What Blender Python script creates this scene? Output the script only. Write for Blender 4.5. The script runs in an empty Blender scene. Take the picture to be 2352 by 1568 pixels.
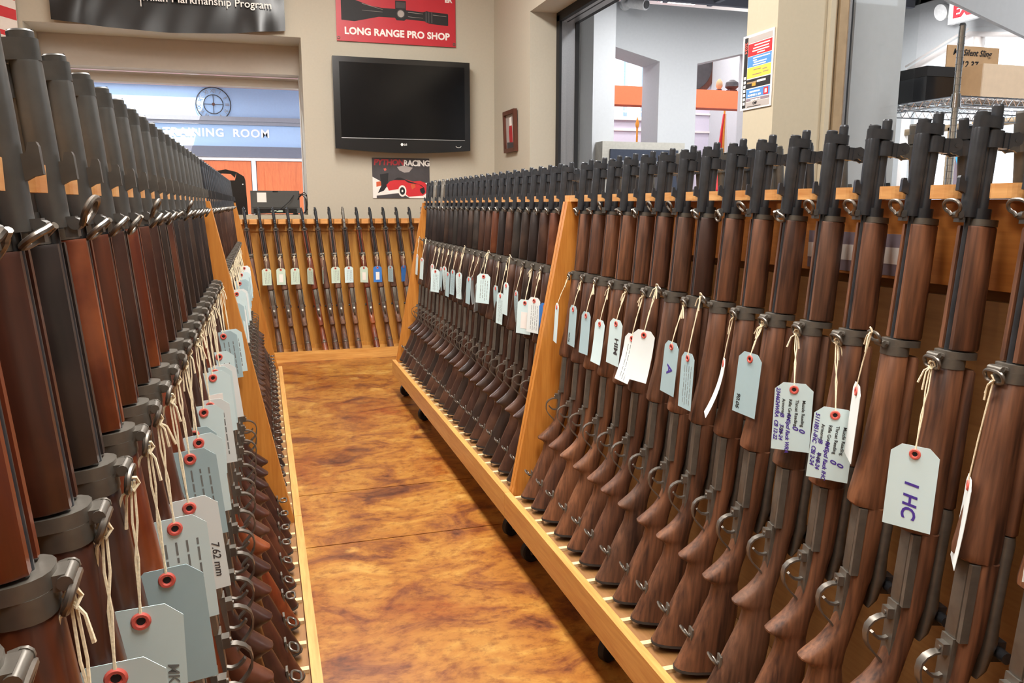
import bpy, bmesh, math, random
from mathutils import Vector, Matrix
random.seed(7)
S = bpy.context.scene
COL = S.collection
PI = math.pi

# ------------------------------------------------------------------ camera, light, exposure
cam_d = bpy.data.cameras.new('camera'); cam = bpy.data.objects.new('camera', cam_d); COL.objects.link(cam)
cam.location = (0, 0, 1.17); cam.rotation_euler = (PI/2 - .1724, 0, -.3041)
cam_d.sensor_width = 36; cam_d.lens = 36*1811.5/2352; cam_d.clip_start = .02; cam_d.clip_end = 200
S.camera = cam
S.view_settings.view_transform = 'Standard'; S.view_settings.look = 'None'
S.view_settings.gamma = 1; S.view_settings.use_curve_mapping = False
S.view_settings.exposure = .0
w = bpy.data.worlds.new('sky'); S.world = w; w.use_nodes = True
w.node_tree.nodes['Background'].inputs[0].default_value = (.86, .93, 1, 1)
w.node_tree.nodes['Background'].inputs[1].default_value = 3.0
sun_d = bpy.data.lights.new('sun', 'SUN'); sun = bpy.data.objects.new('sun', sun_d); COL.objects.link(sun)
sun_d.energy = 9; sun_d.angle = .009; sun_d.color = (1, .96, .9)
SUNDIR = Vector((-.30, .62, -1.0)).normalized()
sun.rotation_euler = SUNDIR.to_track_quat('-Z', 'Y').to_euler(); sun.location = (2, 6, 12)
def area(name, loc, sx, sy, energy, col=(1, .98, .95), rot=(0, 0, 0)):
    d = bpy.data.lights.new(name, 'AREA'); d.shape = 'RECTANGLE'; d.size = sx; d.size_y = sy
    d.energy = energy; d.color = col
    o = bpy.data.objects.new(name, d); COL.objects.link(o); o.location = loc; o.rotation_euler = rot
    return o
STRIPS = [(.45, .1), (.45, 1.6), (.45, 3.1), (.45, 4.6)]
for x, y in STRIPS: area('strip_light', (x, y, 3.268), .5, 1.25, 56)
FILL_STRIPS = [(-1.9, .2), (-1.9, 3.2)]  # second row added to light the right rack from the front
for x, y in FILL_STRIPS: area('strip_light', (x, y, 3.268), .5, 1.25, 44)
for x, y in [(-1.6, 9.), (1.2, 9.), (-1.6, 12.5), (1.2, 12.5)]: area('lobby_light', (x, y, 3.22), .5, .5, 185, (.86, .93, 1))
FILL_PANELS = [(4.2, 5.2), (4.2, 7.4), (6.4, 5.2), (6.4, 7.4), (3.2, .9), (5.6, 2.6)]  # unseen panels; the last two added to brighten column and shelving
for x, y in FILL_PANELS: area('side_room_fill', (x, y, 3.46), .5, .5, 60, (.97, .98, 1))
for x, y in [(4.6, 10.2), (6.6, 10.2), (4.6, 11.8), (6.6, 11.8)]: area('hall_fill', (x, y, 4.36),   .6, .6, 34, (.97, .97, 1))  # lamps added to brighten the dark hall, no source seen

# ------------------------------------------------------------------ helpers
def lin(c):
    r = []
    for v in c:
        v /= 255.; r.append(v/12.92 if v <= .04045 else ((v + .055)/1.055)**2.4)
    return (*r, 1)
def nodemat(name):
    m = bpy.data.materials.new(name); m.use_nodes = True
    nt = m.node_tree; return m, nt, nt.nodes['Principled BSDF']
def plain(name, rgb, rough=.6, metal=0., var=.08, scale=30., bump=0., spec=None, coat=0.):
    m, nt, b = nodemat(name); N = nt.nodes; L = nt.links
    c = lin(rgb); b.inputs['Roughness'].default_value = rough; b.inputs['Metallic'].default_value = metal
    if spec is not None: b.inputs['Specular IOR Level'].default_value = spec
    if coat: b.inputs['Coat Weight'].default_value = coat; b.inputs['Coat Roughness'].default_value = .15
    tc = N.new('ShaderNodeTexCoord'); nz = N.new('ShaderNodeTexNoise'); nz.inputs['Scale'].default_value = scale
    nz.inputs['Detail'].default_value = 4; L.new(tc.outputs['Object'], nz.inputs['Vector'])
    rp = N.new('ShaderNodeValToRGB'); rp.color_ramp.elements[0].position = .3; rp.color_ramp.elements[1].position = .7
    rp.color_ramp.elements[0].color = tuple(v*(1-var) for v in c[:3]) + (1,)
    rp.color_ramp.elements[1].color = tuple(min(1, v*(1+var)) for v in c[:3]) + (1,)
    L.new(nz.outputs['Fac'], rp.inputs['Fac']); L.new(rp.outputs['Color'], b.inputs['Base Color'])
    if bump:
        bp = N.new('ShaderNodeBump'); bp.inputs['Strength'].default_value = bump; bp.inputs['Distance'].default_value = .002
        L.new(nz.outputs['Fac'], bp.inputs['Height']); L.new(bp.outputs['Normal'], b.inputs['Normal'])
    return m
def wood(name, dark, light, axis='Z', rough=.45, fine=60., coat=0., contrast=(.3, .72), worn=None, shade=.0):
    """grain stretched along one local axis, with fine pores; per-object tone shift"""
    m, nt, b = nodemat(name); N = nt.nodes; L = nt.links
    tc = N.new('ShaderNodeTexCoord'); mp = N.new('ShaderNodeMapping')
    sc = {'X': (1.6, 22, 22), 'Y': (22, 1.6, 22), 'Z': (22, 22, 1.6)}[axis]
    mp.inputs['Scale'].default_value = sc
    oi = N.new('ShaderNodeObjectInfo'); va = N.new('ShaderNodeVectorMath'); va.operation = 'SCALE'
    cx = N.new('ShaderNodeCombineXYZ')
    for i in range(3): L.new(oi.outputs['Random'], cx.inputs[i])
    va.inputs['Scale'].default_value = 13.; L.new(cx.outputs[0], va.inputs[0])
    ad = N.new('ShaderNodeVectorMath'); ad.operation = 'ADD'; L.new(tc.outputs['Object'], ad.inputs[0]); L.new(va.outputs[0], ad.inputs[1])
    L.new(ad.outputs[0], mp.inputs['Vector'])
    n1 = N.new('ShaderNodeTexNoise'); n1.inputs['Scale'].default_value = 1.5; n1.inputs['Detail'].default_value = 5; n1.inputs['Distortion'].default_value = .8
    L.new(mp.outputs[0], n1.inputs['Vector'])
    n2 = N.new('ShaderNodeTexNoise'); n2.inputs['Scale'].default_value = 7.; n2.inputs['Detail'].default_value = 3
    L.new(mp.outputs[0], n2.inputs['Vector'])
    mx = N.new('ShaderNodeMath'); mx.operation = 'MULTIPLY_ADD'; mx.inputs[1].default_value = .45
    L.new(n2.outputs['Fac'], mx.inputs[0])
    m0 = N.new('ShaderNodeMath'); m0.operation = 'MULTIPLY'; m0.inputs[1].default_value = .55; L.new(n1.outputs['Fac'], m0.inputs[0]); L.new(m0.outputs[0], mx.inputs[2])
    rp = N.new('ShaderNodeValToRGB'); rp.color_ramp.elements[0].position = contrast[0]; rp.color_ramp.elements[1].position = contrast[1]
    rp.color_ramp.elements[0].color = lin(dark); rp.color_ramp.elements[1].color = lin(light)
    L.new(mx.outputs[0], rp.inputs['Fac'])
    out = rp.outputs['Color']
    if worn:
        n3 = N.new('ShaderNodeTexNoise'); n3.inputs['Scale'].default_value = 9.; n3.inputs['Detail'].default_value = 6
        L.new(ad.outputs[0], n3.inputs['Vector'])
        r3 = N.new('ShaderNodeValToRGB'); r3.color_ramp.elements[0].position = .5; r3.color_ramp.elements[1].position = .68
        L.new(n3.outputs['Fac'], r3.inputs['Fac'])
        mixc = N.new('ShaderNodeMix'); mixc.data_type = 'RGBA'; L.new(r3.outputs['Color'], mixc.inputs['Factor'])
        L.new(out, mixc.inputs['A']); mixc.inputs['B'].default_value = lin(worn); out = mixc.outputs['Result']
    L.new(out, b.inputs['Base Color']); b.inputs['Roughness'].default_value = rough
    if coat: b.inputs['Coat Weight'].default_value = coat; b.inputs['Coat Roughness'].default_value = .2
    bp = N.new('ShaderNodeBump'); bp.inputs['Strength'].default_value = .12; bp.inputs['Distance'].default_value = .001
    L.new(mx.outputs[0], bp.inputs['Height']); L.new(bp.outputs['Normal'], b.inputs['Normal'])
    return m
def emit(name, rgb, st):
    m, nt, b = nodemat(name); b.inputs['Base Color'].default_value = lin(rgb)
    b.inputs['Emission Color'].default_value = lin(rgb); b.inputs['Emission Strength'].default_value = st; return m
def glassmat(name, tint=(251, 252, 252)):
    m, nt, b = nodemat(name); N = nt.nodes; L = nt.links
    b.inputs['Alpha'].default_value = 1
    g = N.new('ShaderNodeBsdfGlossy'); g.inputs['Roughness'].default_value = .02
    t = N.new('ShaderNodeBsdfTransparent'); t.inputs['Color'].default_value = lin(tint)
    lw = N.new('ShaderNodeLayerWeight'); lw.inputs['Blend'].default_value = .5
    pw = N.new('ShaderNodeMath'); pw.operation = 'POWER'; pw.inputs[1].default_value = 4.; L.new(lw.outputs['Facing'], pw.inputs[0])
    f = N.new('ShaderNodeMath'); f.operation = 'MULTIPLY_ADD'; f.inputs[1].default_value = .5; f.inputs[2].default_value = .03; L.new(pw.outputs[0], f.inputs[0])
    mx = N.new('ShaderNodeMixShader'); L.new(f.outputs[0], mx.inputs[0]); L.new(t.outputs[0], mx.inputs[1]); L.new(g.outputs[0], mx.inputs[2])
    L.new(mx.outputs[0], N['Material Output'].inputs['Surface']); return m

class MB:
    def __init__(s): s.v = []; s.f = []; s.sm = []
    def add(s, vs, fs, smooth=False):
        o = len(s.v); s.v += [tuple(p) for p in vs]; s.f += [tuple(i+o for i in f) for f in fs]; s.sm += [smooth]*len(fs); return s
    def box(s, x0, x1, y0, y1, z0, z1):
        return s.add([(x0,y0,z0),(x1,y0,z0),(x1,y1,z0),(x0,y1,z0),(x0,y0,z1),(x1,y0,z1),(x1,y1,z1),(x0,y1,z1)],
                     [(0,3,2,1),(4,5,6,7),(0,1,5,4),(1,2,6,5),(2,3,7,6),(3,0,4,7)])
    def loft(s, rings, caps=True, smooth=True, close=True):
        n = len(rings[0]); vs = [p for r in rings for p in r]; fs = []
        for i in range(len(rings)-1):
            for j in range(n if close else n-1):
                k = (j+1) % n; fs.append((i*n+j, i*n+k, (i+1)*n+k, (i+1)*n+j))
        s.add(vs, fs, smooth)
        if caps and close:
            s.add(rings[0], [tuple(range(n))[::-1]]); s.add(rings[-1], [tuple(range(n))])
        return s
    def tube(s, pts, r, n=8, closed=False, caps=True):
        pts = [Vector(p) for p in pts]; m = len(pts); rings = []; up = None
        for i, p in enumerate(pts):
            a = pts[(i-1) % m] if (closed or i > 0) else p; b = pts[(i+1) % m] if (closed or i < m-1) else p
            t = (b-a).normalized()
            if up is None: up = t.orthogonal().normalized()
            up = (up - t*up.dot(t)); up = up.normalized() if up.length > 1e-6 else t.orthogonal().normalized()
            sd = t.cross(up); rr = r[i] if isinstance(r, (list, tuple)) else r
            rings.append([tuple(p + up*rr*math.cos(2*PI*k/n) + sd*rr*math.sin(2*PI*k/n)) for k in range(n)])
        if closed: rings.append(rings[0]); return s.loft(rings, False)
        return s.loft(rings, caps)
    def cyl(s, a, b, r, n=12): return s.tube([a, b], r, n)
    def prism(s, poly, axis, t0, t1, smooth=False):
        def P(u, v, t): return {'X': (t,u,v), 'Y': (u,t,v), 'Z': (u,v,t)}[axis]
        n = len(poly); a = [P(u,v,t0) for u,v in poly]; b = [P(u,v,t1) for u,v in poly]
        s.add(a+b, [(i,(i+1)%n,n+(i+1)%n,n+i) for i in range(n)], smooth)
        s.add(a, [tuple(range(n))[::-1]]); s.add(b, [tuple(range(n))]); return s
    def mesh(s, name, mat=None):
        m = bpy.data.meshes.new(name); m.from_pydata(s.v, [], s.f); m.update()
        m.polygons.foreach_set('use_smooth', s.sm)
        bm = bmesh.new(); bm.from_mesh(m); bmesh.ops.remove_doubles(bm, verts=bm.verts, dist=1e-6)
        bmesh.ops.recalc_face_normals(bm, faces=bm.faces)
        for e in bm.edges:
            if len(e.link_faces) == 2 and e.link_faces[0].normal.angle(e.link_faces[1].normal, 0) > .7: e.smooth = False
        bm.to_mesh(m); bm.free()
        if mat: m.materials.append(mat)
        return m
    def build(s, name, mat, parent=None, loc=(0,0,0)): return link(name, s.mesh(name, mat), parent, loc)
def link(name, data, parent=None, loc=(0,0,0), rot=(0,0,0)):
    o = bpy.data.objects.new(name, data); COL.objects.link(o); o.location = loc; o.rotation_euler = rot
    if parent: o.parent = parent
    return o
def setmat(o, m):
    sl = o.material_slots[0]; sl.link = 'OBJECT'; sl.material = m
def thing(name, label, cat, loc=(0,0,0), rot=(0,0,0), group=None):
    o = link(name, None, None, loc, rot); o['label'] = label; o['category'] = cat
    if group: o['group'] = group
    return o
def tag(o, label, cat, group=None):
    o['label'] = label; o['category'] = cat
    if group: o['group'] = group
    return o
def struct(o, label, cat):
    o['kind'] = 'structure'; o['label'] = label; o['category'] = cat; return o
def text_mesh(txt, size, mat, extrude=.0005, bold=0., shear=0., align='CENTER', space=1.):
    c = bpy.data.curves.new('lettering', 'FONT'); c.body = txt; c.size = size; c.extrude = extrude; c.offset = bold; c.shear = shear
    c.align_x = align; c.align_y = 'CENTER'; c.space_character = space; c.resolution_u = 3
    o = bpy.data.objects.new('lettering', c); COL.objects.link(o); bpy.context.view_layer.update()
    me = bpy.data.meshes.new_from_object(o.evaluated_get(bpy.context.evaluated_depsgraph_get()))
    bpy.data.objects.remove(o); bpy.data.curves.remove(c); me.materials.clear(); me.materials.append(mat); return me
FACE_NY = Matrix(((1,0,0),(0,0,-1),(0,1,0))).to_4x4()     # text x -> +X, y -> +Z, faces -Y
FACE_NX = Matrix(((0,0,-1),(-1,0,0),(0,1,0))).to_4x4()    # text x -> -Y, y -> +Z, faces -X
def put_text(me, name, parent, mtx):
    o = link(name, me, parent); o.matrix_local = mtx; return o
def T(x, y, z): return Matrix.Translation((x, y, z))
ORD = ['', 'first','second','third','fourth','fifth','sixth','seventh','eighth','ninth','tenth','eleventh','twelfth','thirteenth','fourteenth','fifteenth','sixteenth','seventeenth','eighteenth','nineteenth','twentieth','twenty-first','twenty-second','twenty-third','twenty-fourth']

# ------------------------------------------------------------------ materials
M = {}
M['cream'] = plain('cream_wall', (186, 179, 163), .85, var=.02, scale=60, bump=.05)
M['cream2'] = plain('pillar_paint', (182, 172, 150), .8, var=.02, scale=60)
M['taupe'] = plain('taupe_paint', (186, 177, 166), .85, var=.02)
M['greywall'] = plain('cool_grey_wall', (190, 192, 194), .85, var=.02)
M['trimwhite'] = plain('white_trim', (232, 224, 220), .6, var=.02)
M['bluewall'] = plain('pale_blue_wall', (176, 204, 238), .8, var=.02)
M['bluegrey'] = plain('slate_trim', (110, 112, 124), .7, var=.03)
M['ledge'] = plain('grey_ledge', (150, 152, 160), .7, var=.03)
M['glowceil'] = plain('lobby_ceiling_painted_glow', (226, 190, 186), .8, var=.02)  # pink reflected glow put into the ceiling colour
M['addedfloor'] = plain('added_floor_grey', (150, 150, 152), .95, var=.08, scale=200)
M['ceil'] = plain('white_ceiling', (235, 230, 220), .9, var=.02)
M['darkceil'] = plain('dark_ceiling', (62, 66, 76), .8)
M['orange'] = plain('orange_paint', (206, 92, 54), .6, var=.04)
M['orangedoor'] = wood('orange_door_wood', (196, 92, 44), (222, 122, 64), 'Z', .45)
M['lavender'] = plain('lavender_wall', (206, 200, 214), .8, var=.02)
M['alum'] = plain('brushed_aluminium', (176, 176, 178), .35, .8, var=.05, scale=120)
M['tan'] = plain('tan_metal', (164, 142, 112), .5, .2)
M['blackrub'] = plain('black_rubber', (22, 22, 24), .7)
M['black'] = plain('black_plastic', (18, 19, 22), .22, var=.05, coat=.4)
M['screen'] = plain('dark_screen', (12, 13, 16), .16, var=.02, spec=.35)
M['vinylblack'] = plain('black_vinyl', (20, 19, 20), .30, var=.1, scale=6)
M['vinylred'] = plain('red_vinyl', (190, 38, 52), .38, var=.06, scale=5)
M['white'] = plain('white_ink', (242, 240, 236), .6, var=.01)
M['paper'] = plain('white_paper', (238, 232, 226), .8, var=.02)
M['red'] = plain('red_ink', (205, 40, 48), .5, var=.03)
M['pred'] = plain('dull_red_ink', (172, 42, 50), .5, var=.08)
M['blueink'] = plain('blue_ink', (74, 134, 196), .6, var=.03)
M['yellow'] = plain('yellow_ink', (238, 202, 76), .6, var=.03)
M['mauve'] = plain('mauve_ink', (134, 120, 130), .6, var=.03)
M['greyink'] = plain('grey_ink', (170, 162, 158), .6, var=.03)
M['dgrey'] = plain('dark_grey_ink', (66, 62, 64), .6, var=.15, scale=12)
M['ink'] = plain('black_ink', (26, 25, 28), .6)
M['purple'] = plain('purple_pen', (74, 52, 150), .6)
M['pencil'] = plain('pencil_grey', (120, 124, 122), .7)
M['tagblue'] = plain('pale_blue_card', (206, 228, 230), .75, var=.02, scale=20)
M['tagwhite'] = plain('pale_white_card', (226, 233, 232), .75, var=.02, scale=20)
M['taggrey'] = plain('grey_blue_card', (166, 192, 198), .75, var=.02)
M['taggreen'] = plain('pale_green_card', (196, 216, 200), .75, var=.02)
M['tagsky'] = plain('bright_blue_card', (58, 120, 196), .7, var=.03)
M['tagdark'] = plain('dark_green_card', (58, 66, 66), .7, var=.03)
M['eyelet'] = plain('red_eyelet', (214, 96, 84), .6, var=.03)
M['string'] = plain('cotton_string', (232, 218, 186), .9, var=.12, scale=400, bump=.3)
M['gun'] = plain('parkerized_steel', (70, 73, 78), .31, .6, var=.18, scale=40, bump=.05)
M['gunold'] = plain('worn_parkerized_steel', (92, 92, 90), .42, .5, var=.25, scale=30, bump=.08)
M['gunlight'] = plain('silvery_steel', (150, 148, 142), .35, .7, var=.15, scale=40)
M['steel'] = plain('grey_phosphate_steel', (122, 116, 108), .36, .75, var=.12, scale=60)
M['steeldark'] = plain('dark_phosphate_steel', (108, 103, 95), .40, .5, var=.15, scale=60)
M['chrome'] = plain('chrome', (215, 220, 226), .12, 1., var=.03)
M['ply'] = wood('orange_plywood', (178, 106, 36), (214, 146, 66), 'Z', .42, coat=.25)
M['plyface'] = wood('panel_plywood', (180, 112, 40), (222, 158, 76), 'Z', .45, coat=.2)
M['plyy'] = wood('lip_pine', (190, 130, 60), (222, 172, 98), 'Y', .45, coat=.2)
M['plyx'] = wood('lip_pine_cross', (196, 130, 56), (232, 178, 100), 'X', .45, coat=.2)
M['railw'] = wood('rail_wood', (186, 120, 58), (234, 184, 120), 'Y', .45, coat=.2)
M['railx'] = wood('rail_wood_cross', (186, 120, 58), (228, 172, 104), 'X', .45, coat=.2)
M['backb'] = wood('back_board', (158, 92, 34), (192, 124, 56), 'Y', .5, coat=.1)
M['backl'] = wood('lower_board', (128, 86, 42), (152, 108, 60), 'Y', .6)
M['oak'] = wood('yellow_oak', (176, 116, 44), (214, 158, 74), 'Z', .5, coat=.1)
M['pale'] = wood('pale_wood', (206, 176, 128), (232, 208, 164), 'Y', .6)
M['card'] = plain('cardboard', (190, 156, 118), .85, var=.05)
M['cardlit'] = plain('cardboard_lit_face', (212, 190, 164), .85, var=.04)  # light on the box front put into the cardboard colour
M['frame'] = wood('picture_frame_wood', (70, 34, 24), (104, 56, 40), 'Z', .4)
M['printer'] = plain('printer_plastic', (70, 70, 68), .5, var=.04)
M['navy'] = plain('navy_metal', (56, 62, 76), .4, .2)
M['beige'] = plain('beige_metal', (176, 172, 162), .5, .1)
M['bluefilm'] = plain('blue_film', (60, 168, 226), .3, var=.2, scale=20)
M['gold'] = plain('gold_cloth', (222, 150, 52), .6, var=.1)
M['glass'] = glassmat('clear_glass')
M['lamp'] = emit('lamp_diffuser', (255, 246, 230), 6.)
M['exit'] = emit('exit_red', (235, 20, 36), 1.1)
M['steelwhite'] = plain('camera_white', (222, 222, 222), .4)
# stock woods
NEW = [wood('walnut_new_%d' % i, d, l, 'Z', .5, contrast=(.36, .64)) for i, (d, l) in enumerate([
    ((60, 36, 25), (126, 82, 56)), ((70, 42, 27), (138, 90, 60)), ((62, 38, 29), (114, 74, 52)), ((56, 36, 27), (120, 82, 60))])]
OLD = [wood('walnut_old_%d' % i, d, l, 'Z', .36, contrast=(.25, .75), coat=.25, worn=wn) for i, (d, l, wn) in enumerate([
    ((74, 28, 14), (128, 58, 28), (150, 82, 46)), ((46, 24, 18), (84, 44, 30), (100, 58, 40)), ((36, 20, 16), (66, 36, 28), (78, 48, 36)), ((58, 26, 14), (104, 52, 28), (120, 68, 40))])]
DARK = [wood('walnut_dark_%d' % i, d, l, 'Z', .42, contrast=(.25, .75), coat=.2, worn=wn) for i, (d, l, wn) in enumerate([
    ((24, 20, 20), (46, 36, 34), (58, 46, 42)), ((30, 23, 20), (58, 42, 34), (70, 52, 42)), ((42, 25, 19), (76, 48, 36), (92, 62, 46)), ((26, 24, 22), (52, 46, 42), (70, 60, 54)), ((66, 32, 18), (116, 62, 34), (130, 78, 48))])]

# floor : stained concrete
def floor_mat():
    m, nt, b = nodemat('acid_stained_concrete'); N = nt.nodes; L = nt.links
    tc = N.new('ShaderNodeTexCoord'); mp = N.new('ShaderNodeMapping'); mp.inputs['Scale'].default_value = (1.5, 2.0, 1)
    L.new(tc.outputs['Object'], mp.inputs['Vector'])
    n1 = N.new('ShaderNodeTexNoise'); n1.inputs['Scale'].default_value = 2.4; n1.inputs['Detail'].default_value = 10; n1.inputs['Roughness'].default_value = .66; n1.inputs['Distortion'].default_value = .9
    L.new(mp.outputs[0], n1.inputs['Vector'])
    rp = N.new('ShaderNodeValToRGB'); cr = rp.color_ramp
    cr.elements[0].position = .33; cr.elements[0].color = lin((92, 50, 32))
    cr.elements[1].position = .70; cr.elements[1].color = lin((206, 160, 84))
    for p, c in ((.41, (136, 80, 38)), (.48, (166, 108, 44)), (.54, (176, 120, 50)), (.61, (188, 138, 64))):
        e = cr.elements.new(p); e.color = lin(c)
    L.new(n1.outputs['Fac'], rp.inputs['Fac'])
    nr = N.new('ShaderNodeTexNoise'); nr.inputs['Scale'].default_value = 1.3; nr.inputs['Detail'].default_value = 7; nr.inputs['Roughness'].default_value = .65; nr.inputs['Distortion'].default_value = .6; L.new(tc.outputs['Object'], nr.inputs['Vector'])
    rr_ = N.new('ShaderNodeValToRGB'); rr_.color_ramp.elements[0].position = .50; rr_.color_ramp.elements[1].position = .66; L.new(nr.outputs['Fac'], rr_.inputs['Fac'])
    mr = N.new('ShaderNodeMix'); mr.data_type = 'RGBA'; mr.blend_type = 'MULTIPLY'; mr.inputs['B'].default_value = lin((206, 148, 126)); L.new(rr_.outputs['Color'], mr.inputs['Factor']); L.new(rp.outputs['Color'], mr.inputs['A'])
    v = N.new('ShaderNodeTexVoronoi'); v.inputs['Scale'].default_value = 5.; v.inputs['Randomness'].default_value = 1
    nd = N.new('ShaderNodeTexNoise'); nd.inputs['Scale'].default_value = 5; nd.inputs['Detail'].default_value = 4
    L.new(tc.outputs['Object'], nd.inputs['Vector'])
    vm = N.new('ShaderNodeVectorMath'); vm.operation = 'MULTIPLY_ADD'; vm.inputs[1].default_value = (.25, .25, .25)
    L.new(nd.outputs['Color'], vm.inputs[0]); L.new(tc.outputs['Object'], vm.inputs[2]); L.new(vm.outputs[0], v.inputs['Vector'])
    r2 = N.new('ShaderNodeValToRGB'); r2.color_ramp.elements[0].position = .18; r2.color_ramp.elements[0].color = (1, 1, 1, 1); r2.color_ramp.elements[1].position = .3; r2.color_ramp.elements[1].color = (0, 0, 0, 1)
    L.new(v.outputs['Distance'], r2.inputs['Fac'])
    sp = N.new('ShaderNodeTexNoise'); sp.inputs['Scale'].default_value = 1.1; sp.inputs['Detail'].default_value = 2; L.new(tc.outputs['Object'], sp.inputs['Vector'])
    r3 = N.new('ShaderNodeValToRGB'); r3.color_ramp.elements[0].position = .5; r3.color_ramp.elements[1].position = .62; L.new(sp.outputs['Fac'], r3.inputs['Fac'])
    mu = N.new('ShaderNodeMath'); mu.operation = 'MULTIPLY'; L.new(r2.outputs['Color'], mu.inputs[0]); L.new(r3.outputs['Color'], mu.inputs[1])
    m2 = N.new('ShaderNodeMath'); m2.operation = 'MULTIPLY'; m2.inputs[1].default_value = .8; L.new(mu.outputs[0], m2.inputs[0])
    mx = N.new('ShaderNodeMix'); mx.data_type = 'RGBA'; L.new(m2.outputs[0], mx.inputs['Factor']); L.new(mr.outputs['Result'], mx.inputs['A']); mx.inputs['B'].default_value = lin((204, 156, 80))
    # fine dark mottling
    nf = N.new('ShaderNodeTexNoise'); nf.inputs['Scale'].default_value = 14; nf.inputs['Detail'].default_value = 8; nf.inputs['Roughness'].default_value = .7; L.new(mp.outputs[0], nf.inputs['Vector'])
    rf = N.new('ShaderNodeValToRGB'); rf.color_ramp.elements[0].position = .36; rf.color_ramp.elements[0].color = lin((150, 90, 60)); rf.color_ramp.elements[1].position = .52; rf.color_ramp.elements[1].color = (1, 1, 1, 1)
    L.new(nf.outputs['Fac'], rf.inputs['Fac'])
    ml = N.new('ShaderNodeMix'); ml.data_type = 'RGBA'; ml.blend_type = 'MULTIPLY'; ml.inputs['Factor'].default_value = .6
    L.new(mx.outputs['Result'], ml.inputs['A']); L.new(rf.outputs['Color'], ml.inputs['B'])
    L.new(ml.outputs['Result'], b.inputs['Base Color'])
    b.inputs['Roughness'].default_value = .33; b.inputs['Coat Weight'].default_value = .25; b.inputs['Coat Roughness'].default_value = .25
    return m
M['floor'] = floor_mat()

# ------------------------------------------------------------------ room shell
WY, WX = 6.55, 1.9           # back wall face, right wall face
fl = struct(MB().box(-4, 9.5, -3, 16.2, -.12, -.012).build('floor', M['floor']), 'polished acid-stained concrete floor in mottled amber and rust', 'floor')
for y0, y1 in ((-3, 2.652), (2.658, 3.168), (3.174, 7.1)):
    MB().box(-4, 2.1, y0, y1, -.012, 0).build('floor_slab', M['floor'], fl)
MB().box(-4, 2.1, 7.1, 16.2, -.012, 0).build('lobby_added_floor', M['addedfloor'], fl); MB().box(2.1, 9.5, -3, 16.2, -.012, 0).build('side_added_floor', M['addedfloor'], fl)  # unseen grey floor added beyond the shop to cut amber bounce
def wallpiece(b, *bx): return b.box(*bx)
OX0, OX1, OZ0, OZ1 = -1.52, .357, 1.085, 2.428      # pass-through in the back wall
b = MB()
b.box(-4, OX0, WY, 6.92, 0, 3.4); b.box(OX1, 2.1, WY, 6.92, 0, 3.4); b.box(OX0, OX1, WY, 6.92, 0, OZ0-.03); b.box(OX0, OX1, WY, 6.92, OZ1, 3.4)
wb = struct(b.build('wall_back', M['cream']), 'cream back wall with a wide pass-through opening and television', 'wall')
struct(MB().box(OX0-.02, OX1+.02, WY-.03, 7.1, OZ0-.03, OZ0).build('trim_1', M['cream2']), 'cream ledge along the bottom of the pass-through', 'ledge')
b = MB(); b.box(-4, 2.1, 6.925, 7.1, 2.205, 3.4); b.box(-4, OX0-.02, 6.925, 7.1, 0, 2.205); b.box(OX1-.005, 2.1, 6.925, 7.1, 0, 2.205); b.box(OX0-.02, OX1-.005, 6.925, 7.1, 0, OZ0-.03)
struct(b.build('wall_header', M['taupe']), 'taupe lowered header behind the pass-through opening', 'wall')
b = MB(); b.box(OX0-.1, OX1+.05, 7.11, 7.2, 2.125, 2.20); b.box(OX0-.1, OX1+.05, 7.105, 7.2, 2.176, 2.186)
struct(b.build('trim_2', M['taupe']), 'taupe rolling-shutter track above the pass-through', 'track')
# right wall, opening and pillar
b = MB(); b.box(WX, 2.1, 5.62, WY, 0, 3.4); b.box(WX, 2.1, -3, 5.62, 2.52, 3.4)
struct(b.build('wall_right', M['cream']), 'cream side wall with a tall wide opening', 'wall')
b = MB(); b.box(WX, 2.12, 2.70, 2.9, 0, 2.52)
struct(b.build('trim_pillar', M['cream2']), 'cream square pillar carrying the event poster', 'pillar')
b = MB()
b.box(2.1, 2.12, 5.56, 5.66, 0, 2.5)
gt = struct(b.build('trim_gate_track', M['blackrub']), 'aluminium rolling-gate guide with black slots at the opening', 'track')
MB().box(2.12, 2.165, 5.58, 5.66, 0, 2.52).build('guide_rail', M['alum'], gt)
MB().box(2.165, 2.172, 5.6, 5.66, 0, 2.52).build('slot', M['blackrub'], gt)
MB().box(2.172, 2.238, 5.60, 5.66, 0, 2.52).build('guide_rail', M['alum'], gt)
MB().box(2.238, 2.268, 5.59, 5.66, 0, 2.52).build('slot', M['blackrub'], gt)
for x0, x1, mt in ((2.1, 2.135, 'blackrub'), (2.135, 2.165, 'alum'), (2.165, 2.18, 'blackrub'), (2.18, 2.235, 'alum'), (2.235, 2.27, 'blackrub')):
    MB().box(x0, x1, 2.95, 5.66, 2.46, 2.55).build('head_track', M[mt], gt)
b = MB(); b.box(2.122, 2.145, 2.68, 2.9, 0, 2.52)
fr = struct(b.build('trim_storefront_frame', M['cream2']), 'tan storefront frame with black gasket beside the pillar', 'frame')
MB().box(2.146, 2.158, 2.69, 2.9, 0, 2.52).build('frame_stile', M['tan'], fr)
MB().box(2.158, 2.164, 2.70, 2.9, 0, 2.52).build('gasket', M['blackrub'], fr)
MB().box(2.164, 2.204, 2.68, 2.9, 0, 2.52).build('frame_stile', M['tan'], fr)
MB().box(2.204, 2.214, 2.675, 2.9, 0, 2.52).build('frame_edge', M['alum'], fr)
MB().box(2.214, 2.226, 2.68, 2.9, 0, 2.52).build('gasket', M['blackrub'], fr)
MB().box(2.226, 2.60, 2.74, 2.746, 0, 2.52).build('glass_pane', M['glass'], fr)
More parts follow.
